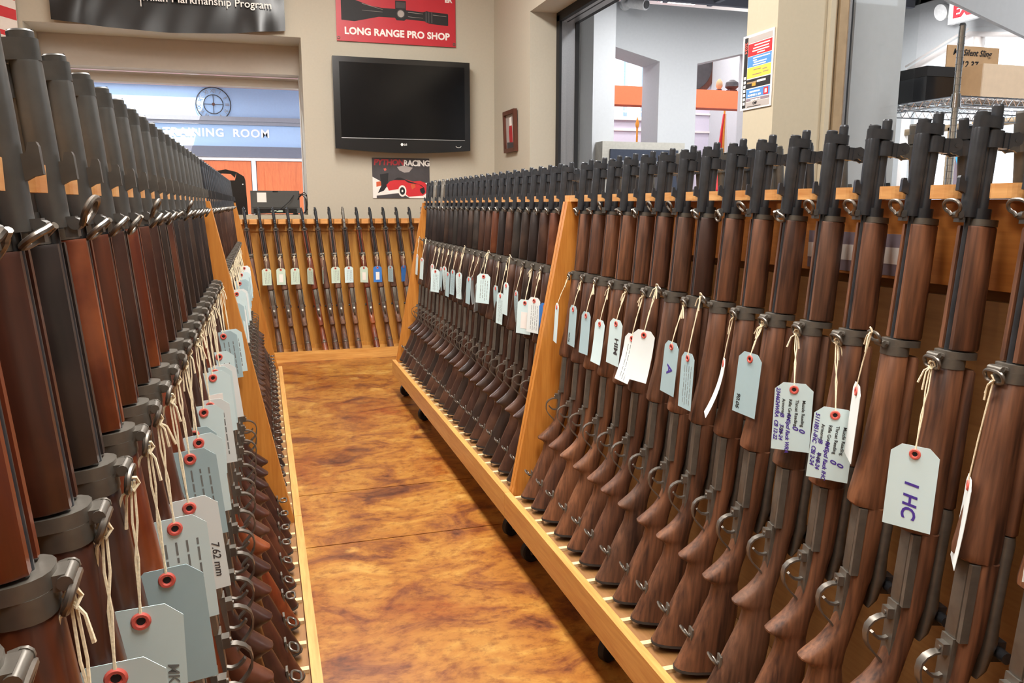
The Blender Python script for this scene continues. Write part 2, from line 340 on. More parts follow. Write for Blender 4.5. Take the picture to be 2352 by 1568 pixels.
struct(MB().box(2.335, 2.582, 2.80, 3.12, 0, 3.45).build('trim_column', M['greywall']), 'plain cool grey column behind the storefront glass', 'pillar')
# remaining shell
struct(MB().box(-4.1, -4, -3, 16.2, 0, 3.4).build('wall_left', M['cream']), 'cream side wall far behind the worn-rifle rack', 'wall')
struct(MB().box(-4, 9.5, -3.1, -3, 0, 3.6).build('wall_front', M['cream']), 'cream wall at the shop entrance side', 'wall')
struct(MB().box(-4, 2.1, -3, 7.1, 3.4, 3.5).build('ceiling', M['ceil']), 'white shop ceiling', 'ceiling')
# lobby behind the pass-through
LY = 16.0
lb = MB().box(-4, 3.7, LY, LY+.2, 0, 3.6)
struct(lb.build('wall_lobby', M['bluewall']), 'pale blue lobby wall with the training room lettering', 'wall')
# unseen skylight added in lobby ceiling, shaped for the sun : sun patch on the wall x in [-3.4,-.78] z up to 3.25
k = -SUNDIR.x/SUNDIR.y; kz = -SUNDIR.z/SUNDIR.y
# wall point (x,z) comes from ceiling point (x + k*a, LY - a) with a = (3.28 - z)/kz
a1 = (3.28-1.2)/kz; xr = -.78
b = MB(); b.box(-4, xr-3.2, 7.1, LY, 3.28, 3.4); b.box(xr, 2.0, 7.1, LY, 3.28, 3.4); b.box(2.0, 3.7, 9.45, LY, 3.28, 3.4); b.box(xr-3.2, xr, 7.1, LY-a1, 3.28, 3.4); b.box(xr-3.2, xr, LY-.12, LY, 3.28, 3.4)
struct(b.build('ceiling_lobby', M['glowceil']), 'lobby ceiling coloured with a pink reflected glow, with recessed lamps', 'ceiling')
struct(MB().box(2.0, 2.1, 7.1, 9.45, 0, 3.8).build('wall_lobby_near', M['taupe']), 'taupe wall between the shop and the lobby', 'wall')
struct(MB().box(3.62, 3.72, 9.6, LY, 0, 3.4).build('wall_lobby_side', M['lavender']), 'pale lobby side wall', 'wall')
b = MB(); b.box(-4, 3.62, LY-.09, LY, 2.68, 2.76); b.box(-4, 3.62, LY-.06, LY, 2.62, 2.68)
struct(b.build('trim_3', M['ledge']), 'grey moulding above the training room lettering', 'moulding')
b = MB(); b.box(-4, 3.62, LY-.14, LY, 2.03, 2.225)
struct(b.build('trim_4', M['bluegrey']), 'dark slate band under the training room lettering', 'moulding')
b = MB(); b.box(-4, 3.62, LY-.1, LY, 1.97, 2.03)
struct(b.build('trim_5', M['trimwhite']), 'white casing above the orange lobby doors', 'casing')
dn = 1
for x0, x1 in ((-2.85, -1.93), (-1.9, -1.04), (-1.0, -.14), (-.04, .8), (.9, 1.7)):
    d = struct(MB().box(x0, x1, LY-.06, LY, .01, 1.965).build('door_%d' % dn, M['orangedoor']), ['','orange wooden lobby door hidden behind the rifles','orange wooden lobby door beyond the rifle muzzles','orange wooden lobby door under the clock','orange wooden lobby door beside a white post','orange wooden lobby door behind the printer'][dn], 'door'); dn += 1
    for z0, z1 in ((.2, .95), (1.1, 1.8)):
        MB().box(x0+.14, x1-.14, LY-.075, LY-.06, z0, z1).build('raised_panel', M['orangedoor'], d)
struct(MB().box(-.13, -.05, LY-.09, LY, 0, 1.97).build('trim_6', M['trimwhite']), 'white post between two orange lobby doors', 'casing')
# lettering on the lobby wall
sg = thing('wall_lettering', 'raised white capital letters spelling TRAINING ROOM on pale blue wall', 'sign', (-.70, LY-.005, 2.465))
put_text(text_mesh('TRAINING  ROOM', .205, M['white'], .01, .006, space=1.12), 'lettering', sg, FACE_NY.copy())
# clock
ck = thing('wall_clock', 'skeleton wall clock with roman numerals in dark metal', 'clock', (-.735, LY-.03, 2.975))
def circ(r, n=32, y=0): return [(r*math.cos(2*PI*i/n), y, r*math.sin(2*PI*i/n)) for i in range(n)]
MB().tube(circ(.30), .009, 6, True).build('outer_ring', M['dgrey'], ck); MB().tube(circ(.168), .008, 6, True).build('inner_ring', M['dgrey'], ck)
for i, num in enumerate(['XII','I','II','III','IV','V','VI','VII','VIII','IX','X','XI']):
    a = PI/2 - i*PI/6; mm = T(.235*math.cos(a), 0, .235*math.sin(a)) @ Matrix.Rotation(-(a-PI/2), 4, 'Y') @ FACE_NY
    put_text(text_mesh(num, .10, M['ledge'], .003, .0, space=.8), 'numeral', ck, mm)
MB().box(-.006, .006, -.006, 0, -.16, .16).build('hand', M['dgrey'], ck); MB().box(-.16, .16, -.006, 0, -.006, .006).build('hand', M['dgrey'], ck)
MB().cyl((0,-.012,0), (0,.0,0), .028, 16).build('hub', M['frame'], ck)
for i, (x, y) in enumerate(((-.98, 14.6), (1.2, 9.), (-1.6, 9.), (1.2, 12.5))):
    l = thing('recessed_lamp', ['round recessed lamp glowing in the lobby ceiling beside the clock','recessed lobby lamp over the near right','recessed lobby lamp over the near left','recessed lobby lamp midway to the doors'][i], 'lamp', (x, y, 3.28))
    MB().tube([(.15*math.cos(t*PI/12), .15*math.sin(t*PI/12), -.005) for t in range(24)], .012, 6, True).build('trim_ring', M['trimwhite'], l)
    MB().cyl((0,0,-.004), (0,0,.0), .14, 24).build('diffuser', M['lamp'], l)
# shop strip fixtures, and the added fill row
for i, (x, y) in enumerate(STRIPS + FILL_STRIPS):
    l = thing('strip_fixture', ('white fluorescent troffer on the ceiling over the aisle' if i < 4 else 'added fill troffer on the ceiling behind the worn-rifle rack'), 'ceiling light', (x, y, 3.397), group='strip lights on the shop ceiling' if i < 4 else 'added fill lights behind the racks')
    MB().box(-.3, .3, -.66, .66, -.10, 0).build('housing', M['trimwhite'], l)
    MB().box(-.27, .27, -.63, .63, -.125, -.10).build('diffuser', M['lamp'], l)

# ------------------------------------------------------------------ side room seen through the right opening
RC = 3.52
def pwall(name, polys, axis, t0, t1, mat, label):
    b = MB()
    for p in polys: b.prism(p, axis, t0, t1)
    return struct(b.build(name, M[mat]), label, 'wall')
BY = 9.0
pwall('wall_side_room_back', [
    [(2.1,0),(3.955,0),(3.955,RC),(2.1,RC)], [(3.955,0),(4.70,0),(4.70,.9),(3.955,.9)], [(3.955,3.045),(4.70,2.872),(4.70,RC),(3.955,RC)],
    [(4.70,0),(5.217,0),(5.217,RC),(4.70,RC)], [(5.217,0),(6.1,0),(6.1,.9),(5.217,.9)], [(5.217,2.873),(6.1,3.085),(6.1,RC),(5.217,RC)], [(6.1,0),(8.2,0),(8.2,RC),(6.1,RC)]],
    'Y', BY, BY+.45, 'greywall', 'cool grey side room wall with two slope-topped openings')
struct(MB().box(3.66, 3.93, 8.6, 8.98, 0, RC).build('trim_7', M['greywall']), 'cool grey pilaster in the side room', 'pillar')
b = MB(); b.box(2.1, 9.5, -3, 9.4, RC+.18, RC+.25)
cr = struct(b.build('ceiling_side_room', M['darkceil']), 'dark open ceiling of the side room with a metal grid', 'ceiling')
for i in range(12): MB().box(2.15, 8.0, 2.2+i*.6, 2.26+i*.6, RC, RC+.1).build('grid_bar', M['bluegrey'], cr)
for i in range(10): MB().box(2.3+i*.6, 2.36+i*.6, 2.2, 8.98, RC+.02, RC+.1).build('grid_bar', M['bluegrey'], cr)
for i, (x, y) in enumerate(FILL_PANELS):
    l = thing('fill_panel', 'unseen square fill panel in the dark side room ceiling', 'ceiling light', (x, y, 3.48), group='side room fill panels')
    MB().box(-.3, .3, -.3, .3, 0, .05).build('housing', M['trimwhite'], l); MB().box(-.26, .26, -.26, .26, -.01, 0).build('diffuser', M['lamp'], l)
# bright hall beyond the slope-topped openings
def P_(u, v, Y=None, X=None, Z=None):
    f, pi, ya = 1811.5, .1724, .3041
    R = Vector((math.cos(ya), -math.sin(ya), 0)); F0 = Vector((math.sin(ya), math.cos(ya), 0))
    F = F0*math.cos(pi) + Vector((0,0,-math.sin(pi))); U = F0*math.sin(pi) + Vector((0,0,math.cos(pi)))
    d = F + R*((u-1176)/f) - U*((v-784)/f)
    t = Y/d.y if Y is not None else (X/d.x if X is not None else (Z-1.17)/d.z)
    return d*t + Vector((0,0,1.17))
bm_ = MB().box(3.75, 9.3, 10.4, 10.65, P_(1440,240,Y=10.4).z, P_(1440,197,Y=10.4).z)
struct(bm_.build('trim_beam', M['orange']), 'orange painted beam crossing the bright hall', 'beam')
HY = 12.8
def rect_open_wall(name, x0, x1, z1, holes, y0, y1, mat, label):
    xs = sorted({x0, x1, *[h[0] for h in holes], *[h[1] for h in holes]}); b = MB()
    for a, c in zip(xs, xs[1:]):
        hs = sorted([h for h in holes if h[0] <= a+1e-6 and h[1] >= c-1e-6], key=lambda h: h[2]); z = 0
        for h in hs: b.box(a, c, y0, y1, z, h[2]); z = h[3]
        b.box(a, c, y0, y1, z, z1)
    return struct(b.build(name, M[mat]), label, 'wall')
h1 = (P_(1400,200,Y=HY).x, P_(1484,200,Y=HY).x, P_(1440,268,Y=HY).z, P_(1440,118,Y=HY).z)
h2 = (P_(1676,200,Y=HY).x, P_(1790,200,Y=HY).x, P_(1700,330,Y=HY).z, P_(1700,118,Y=HY).z)
rect_open_wall('wall_hall', 3.72, 9.5, 4.4, [h1, h2], HY, HY+.2, 'lavender', 'pale lavender hall wall with bright windows')
for i, (h, n) in enumerate(((h1, 2), (h2, 3))):
    wn = struct(MB().box(h[0], h[1], HY+.08, HY+.088, h[2], h[3]).build('window_%d' % (i+1), M['glass']), ['bright hall window left of the grey column','bright hall window beside the poster pillar'][i], 'window')
    for q in range(n+1):
        x = h[0] + (h[1]-h[0])*q/n; MB().box(x-.025, x+.025, HY+.06, HY+.12, h[2], h[3]).build('mullion', M['bluewall'], wn)
    MB().box(h[0]-.05, h[1]+.05, HY-.06, HY+.1, h[2]-.06, h[2]).build('window_sill', M['trimwhite'], wn)
struct(MB().box(3.72, 9.5, 9.45, HY+.2, 4.4, 4.5).build('ceiling_hall', M['ceil']), 'white ceiling of the bright hall', 'ceiling')
for x, y in [(4.6, 10.2), (6.6, 10.2), (4.6, 11.8), (6.6, 11.8)]:  # housings for the added hall fill lamps
    l = thing('hall_fill_panel', 'added square fill panel on the white hall ceiling', 'ceiling light', (x, y, 4.4), group='added hall fill panels')
    MB().box(-.34, .34, -.34, .34, -.03, 0).build('housing', M['trimwhite'], l); MB().box(-.3, .3, -.3, .3, -.035, -.03).build('diffuser', M['lamp'], l)
b = MB()
for v in (303, 262): 
    z = P_(1650, v, Y=HY).z; b.box(4.6, 9.4, HY-.03, HY, z-.03, z)
struct(b.build('trim_8', M['trimwhite']), 'thin white mouldings on the lavender hall wall', 'moulding')
struct(MB().box(4.72, 6.6, HY-.3, HY, .0, P_(1650,372,Y=HY).z).build('trim_9', M['orangedoor']), 'reddish wooden wainscot at the foot of the hall wall', 'wainscot')
# framed picture and flags in the hall
def px_box(name, u0, v0, u1, v1, Y, t, mat, parent=None):
    a = P_(u0, v1, Y=Y); c = P_(u1, v0, Y=Y); return MB().box(a.x, c.x, Y, Y+t, min(a.z, c.z), max(a.z, c.z)).build(name, M[mat], parent)
ft = thing('framed_picture', 'wide brown framed picture on the hall wall below the window', 'picture')
px_box('frame', 1410, 332, 1474, 470, 12.70, .05, 'frame', ft); px_box('picture', 1418, 345, 1460, 462, 12.69, .012, 'greyink', ft)
def flag(u, v0, v1, Y, cols, label, dx):
    top = P_(u, v0, Y=Y); f = thing('flag_on_pole', label, 'flag', (top.x, Y, 0))
    MB().cyl((0,0,0), (0,0,top.z+.12), .014, 10).build('pole', M['gold'], f)
    MB().tube([(0,0,top.z+.12),(0,0,top.z+.17),(0,0,top.z+.27)], [.02,.03,.002], 10).build('finial', M['gold'], f)
    n = len(cols); zb = .5
    for i, c in enumerate(cols):
        a0, a1 = i/n, (i+1)/n; rings = []
        for s_ in range(9):
            t = s_/8; z = top.z - t*(top.z-zb); wd = dx*(.12+.88*min(1, t*1.3)); y = .03*math.sin(6*t)
            rings.append([(wd*(a0-.45), y-.02, z), (wd*(a1-.45), y-.02, z), (wd*(a1-.45), y+.01, z), (wd*(a0-.45), y+.01, z)])
        MB().loft(rings).build('cloth_fold', M[c], f)
    return f
flag(1463, 312, 440, 10.9, ['gold', 'gold'], 'furled gold-fringed flag with pointed finial in the hall', .1)
flag(1664, 262, 440, 10.9, ['red', 'gold', 'white'], 'furled red, gold and white flag behind the rifles', .34)
# wall shield, bust-like trophies on the beam
rd = thing('round_plaque', 'large dark round plaque hanging above the orange beam', 'plaque', tuple(P_(1585, 150, Y=HY-.021)))
MB().tube([(0,-.02,0),(0,.02,0)], [.52,.52], 40).build('rim', M['frame'], rd); MB().tube([(0,-.03,0),(0,-.01,0)], [.42,.42], 40).build('field', M['dgrey'], rd)
for u, nm, lb, wd in ((1652, 'trophy_figure', 'small tan figure standing on the orange beam', .05), (1681, 'trophy_bowl', 'dark rounded trophy standing on the orange beam', .10)):
    p = P_(u, 197, Y=10.5); z0 = P_(1440,197,Y=10.4).z; t = thing(nm, lb, 'trophy', (p.x, 10.5, z0))
    MB().box(-wd*.6, wd*.6, -wd*.5, wd*.5, 0, .03).build('base', M['frame'], t)
    MB().tube([(0,0,.03),(0,0,.07),(0,0,.13),(0,0,.17)], [wd*.5, wd, wd*.9, wd*.3], 12).build('body', M['card' if wd < .06 else 'dgrey'], t)
# safe against the side room wall
p0 = P_(1384, 324, Y=8.4); p1 = P_(1573, 327, Y=8.4)
sf = thing('gun_safe', 'tall navy safe with grey door frame standing against the grey wall', 'safe', (p0.x, 8.4, 0))
wS = p1.x-p0.x
MB().box(0, wS, .0, .55, .02, p0.z).build('body', M['beige'], sf)
MB().box(.09, wS-.09, -.02, .0, .1, p0.z-.085).build('door', M['navy'], sf)
MB().box(.2, wS-.2, -.03, -.02, p0.z-.24, p0.z-.21).build('light_strip', M['alum'], sf)
MB().box(.2, wS-.2, -.028, -.02, .2, p0.z-.27).build('door_panel', M['dgrey'], sf)
MB().tube([(.3,-.03,1.1),(.3,-.1,1.1),(.42,-.1,1.2)], .02, 8).build('handle', M['steel'], sf)
# security camera
p = P_(1456, 16, Y=8.98)
sc = thing('security_camera', 'white bullet security camera on the side room wall', 'camera', (p.x-.12, 8.98, p.z+.02))
MB().cyl((0,.0,0), (0,-.06,0), .07, 20).build('mount', M['steelwhite'], sc)
MB().tube([(0,-.05,0),(.02,-.1,-.01),(.05,-.14,-.02)], .035, 10).build('arm', M['steelwhite'], sc)
MB().tube([(.03,-.10,0),(.13,-.30,-.06)], [.062,.062], 18).build('housing', M['steelwhite'], sc)
MB().tube([(.128,-.298,-.059),(.133,-.31,-.062)], [.045,.045], 18).build('lens', M['black'], sc)
# far right wall with slope-topped window
FX = 7.7
def q(u, v): p = P_(u, v, X=FX); return (p.y, p.z)
TL, TP, TR = q(2080,160), q(2226,72), q(2360,98)
SB = 1.2
y_l, y_p, y_r = TL[0], TP[0], TR[0]
pwall('wall_far', [[(y_l,0),(14.6,0),(14.6,RC+.2),(y_l,RC+.2)], [(y_l,TL[1]),(y_l,RC+.2),(y_p,RC+.2),(y_p,TP[1])], [(y_p,TP[1]),(y_p,RC+.2),(y_r-.5,RC+.2),(y_r-.5,TR[1])], [(-3,0),(y_r-.5,0),(y_r-.5,RC+.2),(-3,RC+.2)]],
      'X', FX, FX+.2, 'greywall', 'light grey wall with a tall window whose top slopes to a peak')
wn = struct(MB().prism([(y_l,0),(y_r-.5,0),(y_r-.5,TR[1]),(y_p,TP[1]),(y_l,TL[1])], 'X', FX+.1, FX+.106).build('window_3', M['glass']), 'tall bright window with a sloping head behind the shelving', 'window')
def bar(nm, a, c, r, mat): return MB().tube([(FX+.05, *a), (FX+.05, *c)], r, 4).build(nm, M[mat], wn)
bar('head_frame', TL, TP, .07, 'trimwhite'); bar('head_frame', TP, (y_r-.5, TR[1]), .07, 'trimwhite'); bar('jamb_frame', (y_l, 0), TL, .07, 'trimwhite')
bar('mullion', (y_p-.1, 0), (y_p-.1, TP[1]), .06, 'trimwhite'); bar('transom', (y_l, 2.05), (y_r-.5, 2.05), .05, 'tan')
for yy in (q(2180,300)[0], q(2250,300)[0], q(2345,300)[0]): bar('mullion', (yy, 0), (yy, 2.05), .05, 'tan')
a = q(2196, 300); c = q(2240, 300); MB().box(FX+.02, FX+.09, c[0], a[0], 0, 2.0).build('door_leaf', M['mauve'], wn)
b = MB().box(7.9, 11, -2, 10, -.1, -.02); struct(b.build('floor_outside', M['ceil']), 'pale pavement outside the bright window', 'ground')
# blue film shapes on the door leaf
for i, (pts, nm, lb) in enumerate(((((2205,292),(2211,290),(2213,300),(2210,328),(2206,326)), 'blue_sticker', 'small narrow blue film sticker on the glass door leaf'),
                           (((2222,300),(2230,296),(2232,312),(2227,332),(2221,326)), 'blue_sticker', 'small rounded blue film sticker on the glass door leaf'),
                           (((2196,362),(2214,352),(2232,360),(2236,392),(2226,424),(2212,420),(2214,384),(2200,378)), 'blue_sticker', 'large hooked blue film sticker on the glass door leaf'))):
    poly = [q(*p) for p in pts]; tag(MB().prism(poly, 'X', FX-.012, FX+.012).build(nm, M['bluefilm']), lb, 'sticker')
# exit sign, emergency lamp
p = P_(2222, 23, X=7.4)
ex = thing('exit_sign', 'red glowing exit sign hung near the sloping window', 'sign', tuple(p))
MB().box(-.03, .03, -.28, .22, -.11, .12).build('housing', M['steelwhite'], ex)
put_text(text_mesh('EXIT', .17, M['exit'], .004, .008), 'lettering', ex, T(-.034, -.02, 0) @ FACE_NX)
MB().cyl((0,0,.12), (0,0,RC+.18-p.z), .012, 8).build('stem', M['steelwhite'], ex)
p = P_(2180, 22, X=7.55); em = thing('emergency_lamp', 'small round emergency lamp beside the exit sign', 'lamp', tuple(p))
MB().tube([(0,0,0),(-.06,0,-.02),(-.12,0,-.04)], [.05,.085,.09], 16).build('reflector', M['steelwhite'], em); MB().cyl((.0,0,0),(.15,0,0), .04, 10).build('mount', M['steelwhite'], em)
# slanted soffit
a, c = P_(2180, 0, Y=4.0), P_(2400, 106, Y=4.0)
struct(MB().prism([(a.x-.6, a.z+.286), (a.x, a.z), (c.x, c.z), (c.x+.6, c.z-.28), (c.x+.6, 3.6), (a.x-.6, 3.6)], 'Y', 4.0, 4.03).build('trim_soffit', M['greywall']), 'sloping grey bulkhead over the shelving', 'bulkhead')

# ------------------------------------------------------------------ wire shelving
sh = thing('wire_shelving', 'chrome wire shelving unit with two tiers beside the storefront glass', 'shelving', (2.61, 2.53, 0))
SX, SY = 1.2, .46
for x, y in ((0,0),(SX,0),(0,SY),(SX,SY)):
    po = MB().cyl((x,y,.01),(x,y,1.845),.0127,14).build('post', M['chrome'], sh)
    b = MB()
    for zi in range(12, 72): b.cyl((x,y,zi*.0254),(x,y,zi*.0254+.002),.0134,14)
    b.build('groove', M['steel'], po)
    MB().tube([(x,y,1.845),(x,y,1.855)],[.013,.009],14).build('cap', M['blackrub'], po)
for zt in (1.585, 1.0, .35):
    b = MB()
    for (x0,y0,x1,y1) in ((0,0,SX,0),(0,0,0,SY),(SX,0,SX,SY),(0,SY,SX,SY)):
        for z in (zt, zt-.032): b.cyl((x0,y0,z),(x1,y1,z),.0032,6)
        n = int((abs(x1-x0)+abs(y1-y0))/.022); pts = [(x0+(x1-x0)*i/n, y0+(y1-y0)*i/n, zt-(0 if i % 2 else .032)) for i in range(n+1)]
        b.tube(pts, .0022, 5)
    MB.build(b, 'shelf_truss', M['chrome'], sh)
    b = MB()
    for i in range(1, 46): b.cyl((SX*i/46, 0, zt+.003),(SX*i/46, SY, zt+.003),.0016,5)
    for y in (SY/3, 2*SY/3): b.cyl((0,y,zt-.002),(SX,y,zt-.002),.003,6)
    b.build('shelf_wires', M['chrome'], sh)
    b = MB()
    for x, y in ((0,0),(SX,0),(0,SY),(SX,SY)): b.tube([(x,y,zt-.045),(x,y,zt+.008)],[.021,.017],14)
    b.build('corner_collar', M['chrome'], sh)
ZS = 1.5905
def openbox(name, x0, x1, y0, y1, z0, z1, mat, label):
    t = .006; o = thing(name, label, 'box', (x0, y0, z0)); W, D, H = x1-x0, y1-y0, z1-z0
    MB().box(0, W, 0, D, 0, t).build('bottom', M[mat], o)
    MB().box(0, W, 0, t, t, H).build('side', M['cardlit'], o); MB().box(0, W, D-t, D, t, H).build('side', M[mat], o)
    MB().box(0, t, t, D-t, t, H).build('side', M[mat], o); MB().box(W-t, W, t, D-t, t, H).build('side', M[mat], o); return o
openbox('cardboard_box', 2.81, 3.5, 2.60, 2.80, ZS, ZS+.138, 'card', 'open cardboard box of bagged slings on the wire shelf')
# sign board
sg = thing('cardboard_sign', 'cardboard price sign with handwritten sling price standing in the box', 'sign', (2.805, 2.815, ZS))
MB().box(0.03, .315, 0, .006, 0, .25).build('board', M['card'], sg)
put_text(text_mesh('M1 Silent Sling', .036, M['ink'], .0006, .0006, .25), 'handwriting', sg, T(.165, -.001, .222) @ FACE_NY)
put_text(text_mesh('$12.37', .042, M['ink'], .0006, .0006, .25), 'handwriting', sg, T(.14, -.001, .172) @ FACE_NY)
s2 = thing('cardboard_flap', 'tilted cardboard flap with black marker letters at the box end', 'sign', (3.12, 2.70, ZS+.13))
MB().prism([(0,0.01),(.25,.0),(.25,.075),(.06,.055)], 'Y', 0, .006).build('board', M['card'], s2)
put_text(text_mesh('6D', .04, M['ink'], .0006, .001, .2), 'handwriting', s2, T(.14, -.001, .035) @ FACE_NY)
M['plastic'] = glassmat('clear_plastic', (225, 232, 235))
for i, (x, lb) in enumerate(((2.92, 'crumpled clear plastic bag in the cardboard box'), (3.04, 'clear plastic bag holding a black sling in the box'))):
    t = thing('plastic_bag', lb, 'bag', (x, 2.70, ZS+.007))
    rings = []
    for s_ in range(6):
        z = .03*s_+.0; r = [.05,.056,.052,.045,.035,.012][s_]
        rings.append([(r*(1+.3*random.random())*math.cos(2*PI*k_/10), .8*r*(1+.3*random.random())*math.sin(2*PI*k_/10), z) for k_ in range(10)])
    MB().loft(rings).build('film', M['plastic'], t)
    if i: MB().tube([(0,0,.01),(0,0,.05),(0,0,.10),(0,0,.135)], [.03,.04,.036,.006], 12).build('sling_roll', M['blackrub'], t)
for i, (x0, x1, y0, y1, lb) in enumerate(((2.645, 2.79, 2.72, 2.95, 'black storage case at the end of the wire shelf'),)):
    t = thing('black_case', lb, 'case', (x0, y0, ZS)); MB().box(0, x1-x0, 0, y1-y0, 0, .10).build('body', M['black'], t); MB().box(-.003, x1-x0+.003, -.003, y1-y0+.003, .10, .14).build('lid', M['blackrub'], t)

# ------------------------------------------------------------------ things on the back wall
tv = thing('television', 'black flat television with glossy bezel mounted on the cream wall', 'television', (.578, 6.44, 1.60))
TW, TH = 1.085, .69
bot = [(TW*i/12, -.028*math.sin(PI*i/12)) for i in range(13)]
MB().prism(bot + [(TW, TH), (0, TH)], 'Y', 0, .06).build('bezel', M['black'], tv)
MB().box(.05, TW-.045, -.002, .0, .085, TH-.04).build('screen', M['screen'], tv)
MB().box(.05, TW-.045, -.004, .0, .078, .083).build('trim_line', M['alum'], tv)
MB().box(.2, TW-.2, .06, .11, .15, .55).build('wall_mount', M['blackrub'], tv)
MB().cyl((TW/2-.02,-.004,.038),(TW/2-.02,0,.038),.011,16).build('logo_disc', M['white'], tv)
put_text(text_mesh('LG', .02, M['white'], .0006, .0006), 'logo', tv, T(TW/2+.008, -.002, .038) @ FACE_NY)
MB().tube([(TW-.1+.022*math.cos(a), -.003, .035+.012*math.sin(a)) for a in [PI+PI*i/8 for i in range(9)]], .0016, 6).build('power_mark', M['white'], tv)
# red banner
rb = thing('red_banner', 'red vinyl banner with a rifle scope and shop lettering on the wall', 'banner', (.628, 6.535, 2.42))
RW, RH = .945, .72
MB().box(0, RW, 0, .006, 0, RH).build('sheet', M['vinylred'], rb)
put_text(text_mesh('LONG RANGE PRO SHOP', .072, M['white'], .0004, .0026, space=1.02), 'lettering', rb, T(RW*.505, -.0006, .075) @ FACE_NY)
put_text(text_mesh('ER', .052, M['white'], .0004, .0025, align='RIGHT'), 'lettering', rb, T(RW*.97, -.0006, .355) @ FACE_NY)
sc_ = [(.04,.155),(.04,.30),(.06,.318),(.13,.312),(.27,.272),(.36,.262),(.46,.262),(.46,.325),(.545,.325),(.545,.258),(.68,.252),(.71,.262),(.74,.258),(.88,.252),(.885,.245),(.885,.165),(.88,.16),(.73,.168),(.69,.185),(.545,.19),(.53,.178),(.47,.178),(.455,.196),(.33,.195),(.14,.15)]
sp_ = MB().prism(sc_, 'Y', -.0012, 0).build('scope_print', M['ink'], rb)
MB().cyl((.503,-.002,.228),(.503,-.0012,.228),.033,24).build('turret_ring', M['dgrey'], sp_); MB().cyl((.503,-.0026,.228),(.503,-.002,.228),.026,24).build('turret_cap', M['greyink'], sp_)
for x0, z0, x1, z1, r in ((.2,.285,.36,.25,.006),(.2,.235,.36,.232,.004),(.56,.243,.68,.238,.006),(.76,.236,.87,.23,.005),(.56,.21,.68,.206,.004)): MB().tube([(x0,-.0012,z0),(x1,-.0012,z1)], r*.35, 6).build('highlight', M['greyink'], sp_)
MB().box(.465,.54,-.0018,-.0012,.27,.315).build('turret', M['dgrey'], sp_)
for x in (.72,.745,.70): MB().box(x, x+.012, -.0018, -.0012, .175, .255).build('zoom_ring', M['dgrey'], sp_)
for x in (.014, RW-.014): MB().tube([(x+.009*math.cos(a*PI/6), -.002, .022+.009*math.sin(a*PI/6)) for a in range(12)], .003, 6, True).build('grommet', M['steeldark'], rb)
# black banner (sagging vinyl)
bb = thing('black_banner', 'black vinyl marksmanship program banner drooping over the pass-through', 'banner', (-1.33, 6.50, 2.44))
BW = 1.575; rings = []
def bz(t): return .055*(1-(2*t-1)**2)
NXB, NZB = 48, 18
def bpt(i, j, off):
    t = i/NXB; s_ = j/NZB; zb = -bz(t)*.9 + .0 + .02*(t); z = zb + (.9-zb)*s_
    rip = .012*math.sin(9*t+4*s_)*(1-s_)*.8 + .008*math.sin(23*t-7*s_)*(1-s_) + .010*max(0, 1-abs(t-.11-.12*s_)*14) + .012*max(0, 1-abs(t-.88+.1*s_)*12)*(1-s_) - .010*max(0, 1-abs(t-.95)*16) 
    return (BW*t, off-rip, z)
g = MB(); vs = [bpt(i, j, 0) for j in range(NZB+1) for i in range(NXB+1)] + [bpt(i, j, .004) for j in range(NZB+1) for i in range(NXB+1)]
n1 = NXB+1; o2 = n1*(NZB+1); fs = []
for j in range(NZB):
    for i in range(NXB):
        a = j*n1+i; fs.append((a, a+1, a+1+n1, a+n1)); fs.append((o2+a, o2+a+n1, o2+a+1+n1, o2+a+1))
for i in range(NXB): fs.append((i, o2+i, o2+i+1, i+1)); a = NZB*n1+i; fs.append((a, a+1, o2+a+1, o2+a))
for j in range(NZB): a = j*n1; fs.append((a, a+n1, o2+a+n1, o2+a)); a += NXB; fs.append((a, o2+a, o2+a+n1, a+n1))
g.add(vs, fs, True); g.build('sheet', M['vinylblack'], bb)
put_text(text_mesh('Civilian Markmanship Program', .076, M['white'], .0008, .0006, align='RIGHT'), 'lettering', bb, T(BW-.09, -.028, .185) @ FACE_NY)
MB().box(.585, .591, -.03, -.02, .12, .5).build('divider_line', M['white'], bb)
# striped banner fragment at the left
sb = thing('striped_banner', 'red and white striped banner hanging beside the pass-through', 'banner', (-1.86, 6.52, 2.30))
MB().box(0, .315, 0, .006, 0, .9).build('sheet', M['paper'], sb)
for i, (z0, z1) in enumerate(((.0,.03),(.12,.19),(.25,.33),(.41,.5),(.6,.7))):
    MB().prism([(0, z0+.06), (.12, z0+.05), (.315, z0), (.315, z1), (.14, z1+.05), (0, z1+.07)], 'Y', -.001, 0).build('red_stripe', M['red'], sb)
# racing poster
ps = thing('racing_poster', 'race car poster titled python racing under the television', 'poster', (.872, 6.543, 1.218))
PW, PH = .468, .32
MB().box(0, PW, 0, .003, 0, PH).build('sheet', M['dgrey'], ps)
MB().prism([(0,.0),(PW,0),(PW,.125),(.3,.12),(.1,.115),(0,.17)], 'Y', -.0004, 0).build('pale_ground', M['paper'], ps)
MB().prism([(.03,.02),(.25,.045),(.25,.03),(.3,.0),(.03,.0)], 'Y', -.0007, -.0004).build('road_shadow', M['dgrey'], ps)
MB().prism([(.2,.25),(.26,.262),(.33,.245),(.3,.21),(.26,.205),(.22,.222)], 'Y', -.0007, 0).build('grey_tail_fin', M['greyink'], ps)
MB().prism([(.09,.235),(.11,.24),(.115,.225),(.10,.215)], 'Y', -.0008, 0).build('face_patch', M['eyelet'], ps)
MB().prism([(.06,.19),(.13,.2),(.12,.1),(.09,.06),(.04,.04),(.07,.1)], 'Y', -.0008, 0).build('dark_figure', M['ink'], ps)
MB().prism([(.03,.13),(.065,.135),(.07,.1),(.03,.09)], 'Y', -.0010, 0).build('orange_patch', M['orange'], ps)
